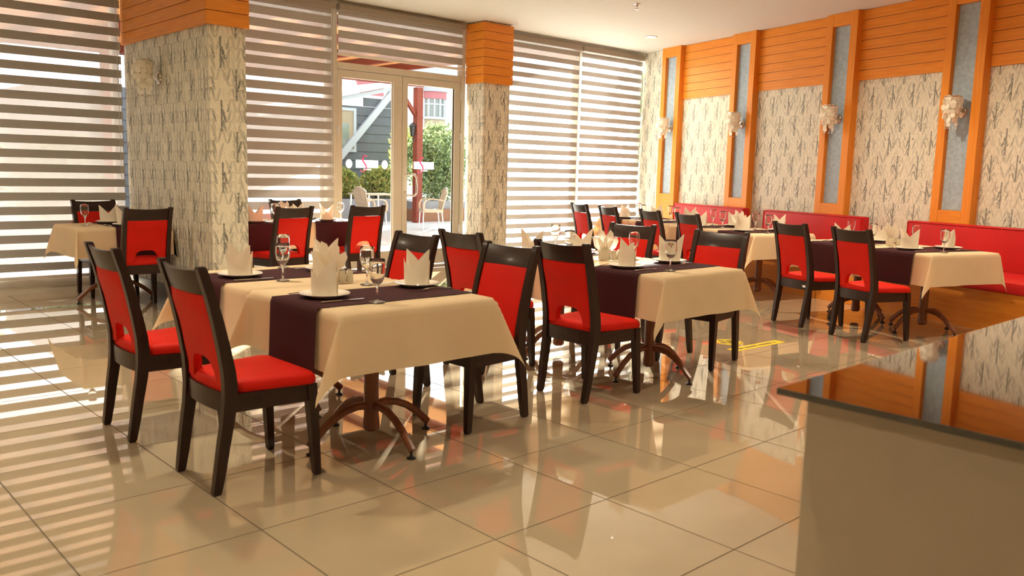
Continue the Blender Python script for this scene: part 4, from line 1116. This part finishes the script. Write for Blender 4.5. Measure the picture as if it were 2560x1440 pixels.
def bush(name, label, cat, c, r, n, size, mat, seed, group=None, stems=5, shell=0.55, z0=None):
    rnd = random.Random(seed); t = thing(name, label, cat, (c[0], c[1], z0 if z0 is not None else 0), 0, group)
    zb = t.location.z; q = MB()
    lumps = [(Vector((rnd.uniform(-.6, .6) * r[0], rnd.uniform(-.6, .6) * r[1], c[2] - zb + rnd.uniform(-.6, .6) * r[2])), rnd.uniform(.3, .55)) for _ in range(9)]
    for k in range(n):
        while True:
            d = Vector((rnd.uniform(-1, 1), rnd.uniform(-1, 1), rnd.uniform(-1, 1)))
            if shell < d.length < 1: break
        if rnd.random() < 0.55:
            lc, lr = lumps[k % 9]; p = lc + Vector((d.x * r[0], d.y * r[1], d.z * r[2])) * lr
        else: p = Vector((d.x * r[0], d.y * r[1], c[2] - zb + d.z * r[2]))
        if p.z < 0.02: p.z = abs(p.z) + 0.02
        a = Vector((rnd.gauss(0, 1), rnd.gauss(0, 1), rnd.gauss(0, .8))).normalized(); b = a.cross(Vector((rnd.gauss(0, 1), rnd.gauss(0, 1), rnd.gauss(0, 1)))).normalized()
        s = size * rnd.uniform(.6, 1.3)
        q.add([p - a * s, p + b * s * .42, p + a * s, p - b * s * .42], [(0, 1, 2, 3)])
    tag(q.build('foliage', mat, t), kind='stuff')
    q = MB()
    for k in range(stems):
        a = rnd.uniform(0, 6.28); q.tube([(0.1 * math.cos(a) * r[0], 0.1 * math.sin(a) * r[1], 0), (0.25 * math.cos(a) * r[0], 0.25 * math.sin(a) * r[1], (c[2] - zb) * .5), (0.5 * math.cos(a) * r[0], 0.5 * math.sin(a) * r[1], (c[2] - zb) * 1.1)], 0.018, 5)
    q.build('stems', M['bark'], t); return t
t = thing('garden_planter', 'terracotta coloured planter wall under the tall hedge', 'planter', (13.9, 17.6, -0.002))
q = MB(); q.box(-1.3, 1.5, -0.55, 0.6, 0, 0.30, 0.01); q.build('planter_wall', M['planter_orange'], t)
q = MB(); q.box(-1.28, 1.45, -0.35, 0.6, 0.3, 0.5, 0.01); q.build('planter_step', M['planter_grey'], t)
bush('hedge', 'tall leafy green hedge behind the pergola post', 'hedge', (13.78, 17.75, 1.5), (1.18, 0.45, 1.05), 9000, 0.055, M['leaf'], 11, z0=0.5, stems=8)
t = thing('garden_planter', 'grey planter box under the low flowering shrubs', 'planter', (11.0, 18.0, -0.002))
q = MB(); q.box(-1.7, 1.53, -0.4, 0.4, 0, 0.55, 0.01); q.build('planter_wall', M['planter_grey'], t)
q = MB(); q.box(-1.6, 1.4, -0.35, 0.35, 0.55, 0.56); q.build('soil_bed', M['soil'], t)
bush('flowering_shrub', 'low yellow green flowering shrub in front of the grey clapboard house', 'shrub', (10.98, 18.0, 0.92), (0.55, 0.38, 0.36), 2600, 0.05, M['leaf_y'], 21, 'flowering shrubs', z0=0.56)
bush('flowering_shrub', 'low flowering shrub behind the cream armchair, beside the door meeting stile', 'shrub', (12.02, 18.0, 0.96), (0.5, 0.36, 0.40), 2600, 0.05, M['leaf_y'], 22, 'flowering shrubs', z0=0.56)
bush('garden_tree', 'slim young tree with yellow green leaves at the house corner', 'tree', (13.45, 18.95, 1.75), (0.4, 0.4, 0.85), 1500, 0.06, M['leaf_y'], 23, None, stems=3, z0=0)
bush('garden_bush', 'broad green bush outside behind the outermost striped blind', 'bush', (2.2, 17.0, 0.9), (1.5, 0.6, 0.9), 3200, 0.07, M['leaf'], 27, 'garden bushes', z0=0)
bush('garden_bush', 'round green bush outside behind the blind next to the pillar lamp', 'bush', (4.9, 18.0, 0.95), (1.0, 0.6, 0.9), 3000, 0.06, M['leaf'], 24, 'garden bushes', z0=0)
bush('shade_tree', 'leafy tree on the terrace outside the corner blind', 'tree', (14.4, 11.95, 3.0), (0.85, 0.85, 1.5), 1500, 0.09, M['leaf'], 25, stems=4, z0=0)

# grey clapboard house
hs = thing('clapboard_house', 'grey clapboard house with a white diagonal trim board', 'house', (0, 20.0, -0.002))
q = MB(); q.box(5.0, 14.05, 0.03, 4.0, 0, 2.9); q.build('wall_core', M['planter_grey'], hs)
def top_at(x): return min(3.45, 2.62 + (x - 10.6) * 0.235)
z = 0.05
while z < 3.4:
    zt = z + 0.232
    x0 = 6.0 if z < 2.7 else 10.6 + (zt - 2.62) / 0.235
    if x0 < 13.7:
        q = MB(); q.add([(x0, -0.02, z), (14.0, -0.02, z), (14.0, 0.03, z), (x0, 0.03, z), (x0, 0.0, zt), (14.0, 0.0, zt), (14.0, 0.03, zt), (x0, 0.03, zt)],
                        [(3, 2, 1, 0), (4, 5, 6, 7), (0, 1, 5, 4), (1, 2, 6, 5), (2, 3, 7, 6), (3, 0, 4, 7)])
        q.build('clapboard', M['clapboard'], hs)
    z += 0.24
def slanted(name, xa, za, xb, zb, w, y0, y1, m):
    d = Vector((xb - xa, 0, zb - za)).normalized(); nn = Vector((-d.z, 0, d.x)) * w / 2
    pts = [Vector((xa, 0, za)) - nn, Vector((xb, 0, zb)) - nn, Vector((xb, 0, zb)) + nn, Vector((xa, 0, za)) + nn]
    q = MB(); q.loft([[(p.x, y, p.z) for p in pts] for y in (y1, y0)]); q.build(name, M[m], hs)
slanted('diagonal_trim', 11.6, 0.98, 13.85, 3.44, 0.17, -0.12, -0.02, 'white_trim')
slanted('roof_fascia', 9.8, 2.52, 13.72, 3.44, 0.10, -0.10, 0.05, 'white_trim')
slanted('roof_edge', 9.8, 2.66, 13.72, 3.58, 0.12, -0.18, 4.0, 'white_wall')
wv = put('window_frame', None, hs)
for n_, x0, x1, z0, z1, y0, m in (('trim_side', 12.56, 12.64, 1.70, 2.86, -0.06, 'white_trim'), ('trim_side', 11.66, 11.74, 1.70, 2.86, -0.06, 'white_trim'), ('trim_head', 11.66, 12.64, 2.78, 2.86, -0.058, 'white_trim'),
                               ('trim_sill', 11.66, 12.64, 1.70, 1.78, -0.058, 'white_trim'), ('pane', 11.74, 12.56, 1.78, 2.78, -0.035, 'tan'), ('dark_poster', 11.95, 12.42, 1.80, 2.45, -0.045, 'dark_glass')):
    q = MB(); q.box(x0, x1, y0, 0.0, z0, z1); q.build(n_, M[m], wv)

# white house with a bay window, far behind
wh = thing('white_house', 'white house with pink bands and a rounded bay window', 'house', (0, 30.0, -0.002))
q = MB(); q.box(19.0, 30.0, 0, 6, 0, 5.2); q.build('wall', M['white_wall'], wh)
q = MB(); q.box(18.8, 30.2, -0.25, 6.2, 5.2, 5.6, 0.02); q.build('roof', M['slate'], wh)
q = MB(); q.loft([[(19.2, -.03, 4.2), (20.3, -.03, 4.2), (20.3, -.03, 5.2), (18.8, -.03, 5.2)], [(19.2, .02, 4.2), (20.3, .02, 4.2), (20.3, .02, 5.2), (18.8, .02, 5.2)]][::-1]); q.build('pink_gable', M['pink'], wh)
bc = 22.93
def arc(r, z, n=12): return [(bc + r * math.cos(PI + PI * k / n), -0.75 * r * abs(math.sin(PI * k / n)), z) for k in range(n + 1)]
def bay(name, r, z0, z1, m):
    q = MB(); q.loft([arc(r, z0) + [(bc + r, .05, z0), (bc - r, .05, z0)][::1], arc(r, z1) + [(bc + r, .05, z1), (bc - r, .05, z1)]]); return q.build(name, M[m], wh)
bay('bay_base', 0.52, 2.4, 3.42, 'tan'); bay('bay_sill', 0.60, 3.42, 3.52, 'white_trim'); bay('bay_glass', 0.49, 3.52, 4.28, 'dark_glass'); bay('bay_band', 0.58, 4.28, 4.58, 'pink'); bay('bay_roof', 0.66, 4.58, 4.8, 'slate')
for k in range(0, 13, 2):
    a = PI + PI * k / 12; q = MB(); x_, y_ = bc + 0.51 * math.cos(a), 0.39 * math.sin(a)
    q.box(x_ - 0.03, x_ + 0.03, y_ - 0.03, y_ + 0.03, 3.52, 4.28); q.build('mullion', M['white_trim'], wh)
q = MB(); q.loft([[(p[0], p[1], z) for p in arc(0.53, 0)] + [(bc + 0.53, .05, z), (bc - 0.53, .05, z)] for z in (4.02, 4.08)]); q.build('glazing_bar', M['white_trim'], wh)
bw = thing('rose_house', 'tall rose rendered house outside behind the outer windows', 'house', (0, 24.0, -0.002))
q = MB(); q.box(-16, 4.5, 0, 6, 0, 7.4); q.build('wall', M['wall_pink'], bw)
q = MB(); q.box(-16.2, 4.7, -0.3, 6.2, 7.4, 7.9, 0.02); q.build('roof', M['slate'], bw)
for k, x in enumerate((-8.0, -4.0, 0.0, 3.0)):
    for z in (1.0, 4.2):
        w = put('window', None, bw, (x, 0, z))
        q = MB(); q.box(-0.75, 0.75, -0.05, 0.0, 0, 1.7); q.build('window_frame', M['white_wall'], w)
        q = MB(); q.box(-0.65, 0.65, -0.06, -0.05, 0.1, 1.6); q.build('pane', M['dark_glass'], w)
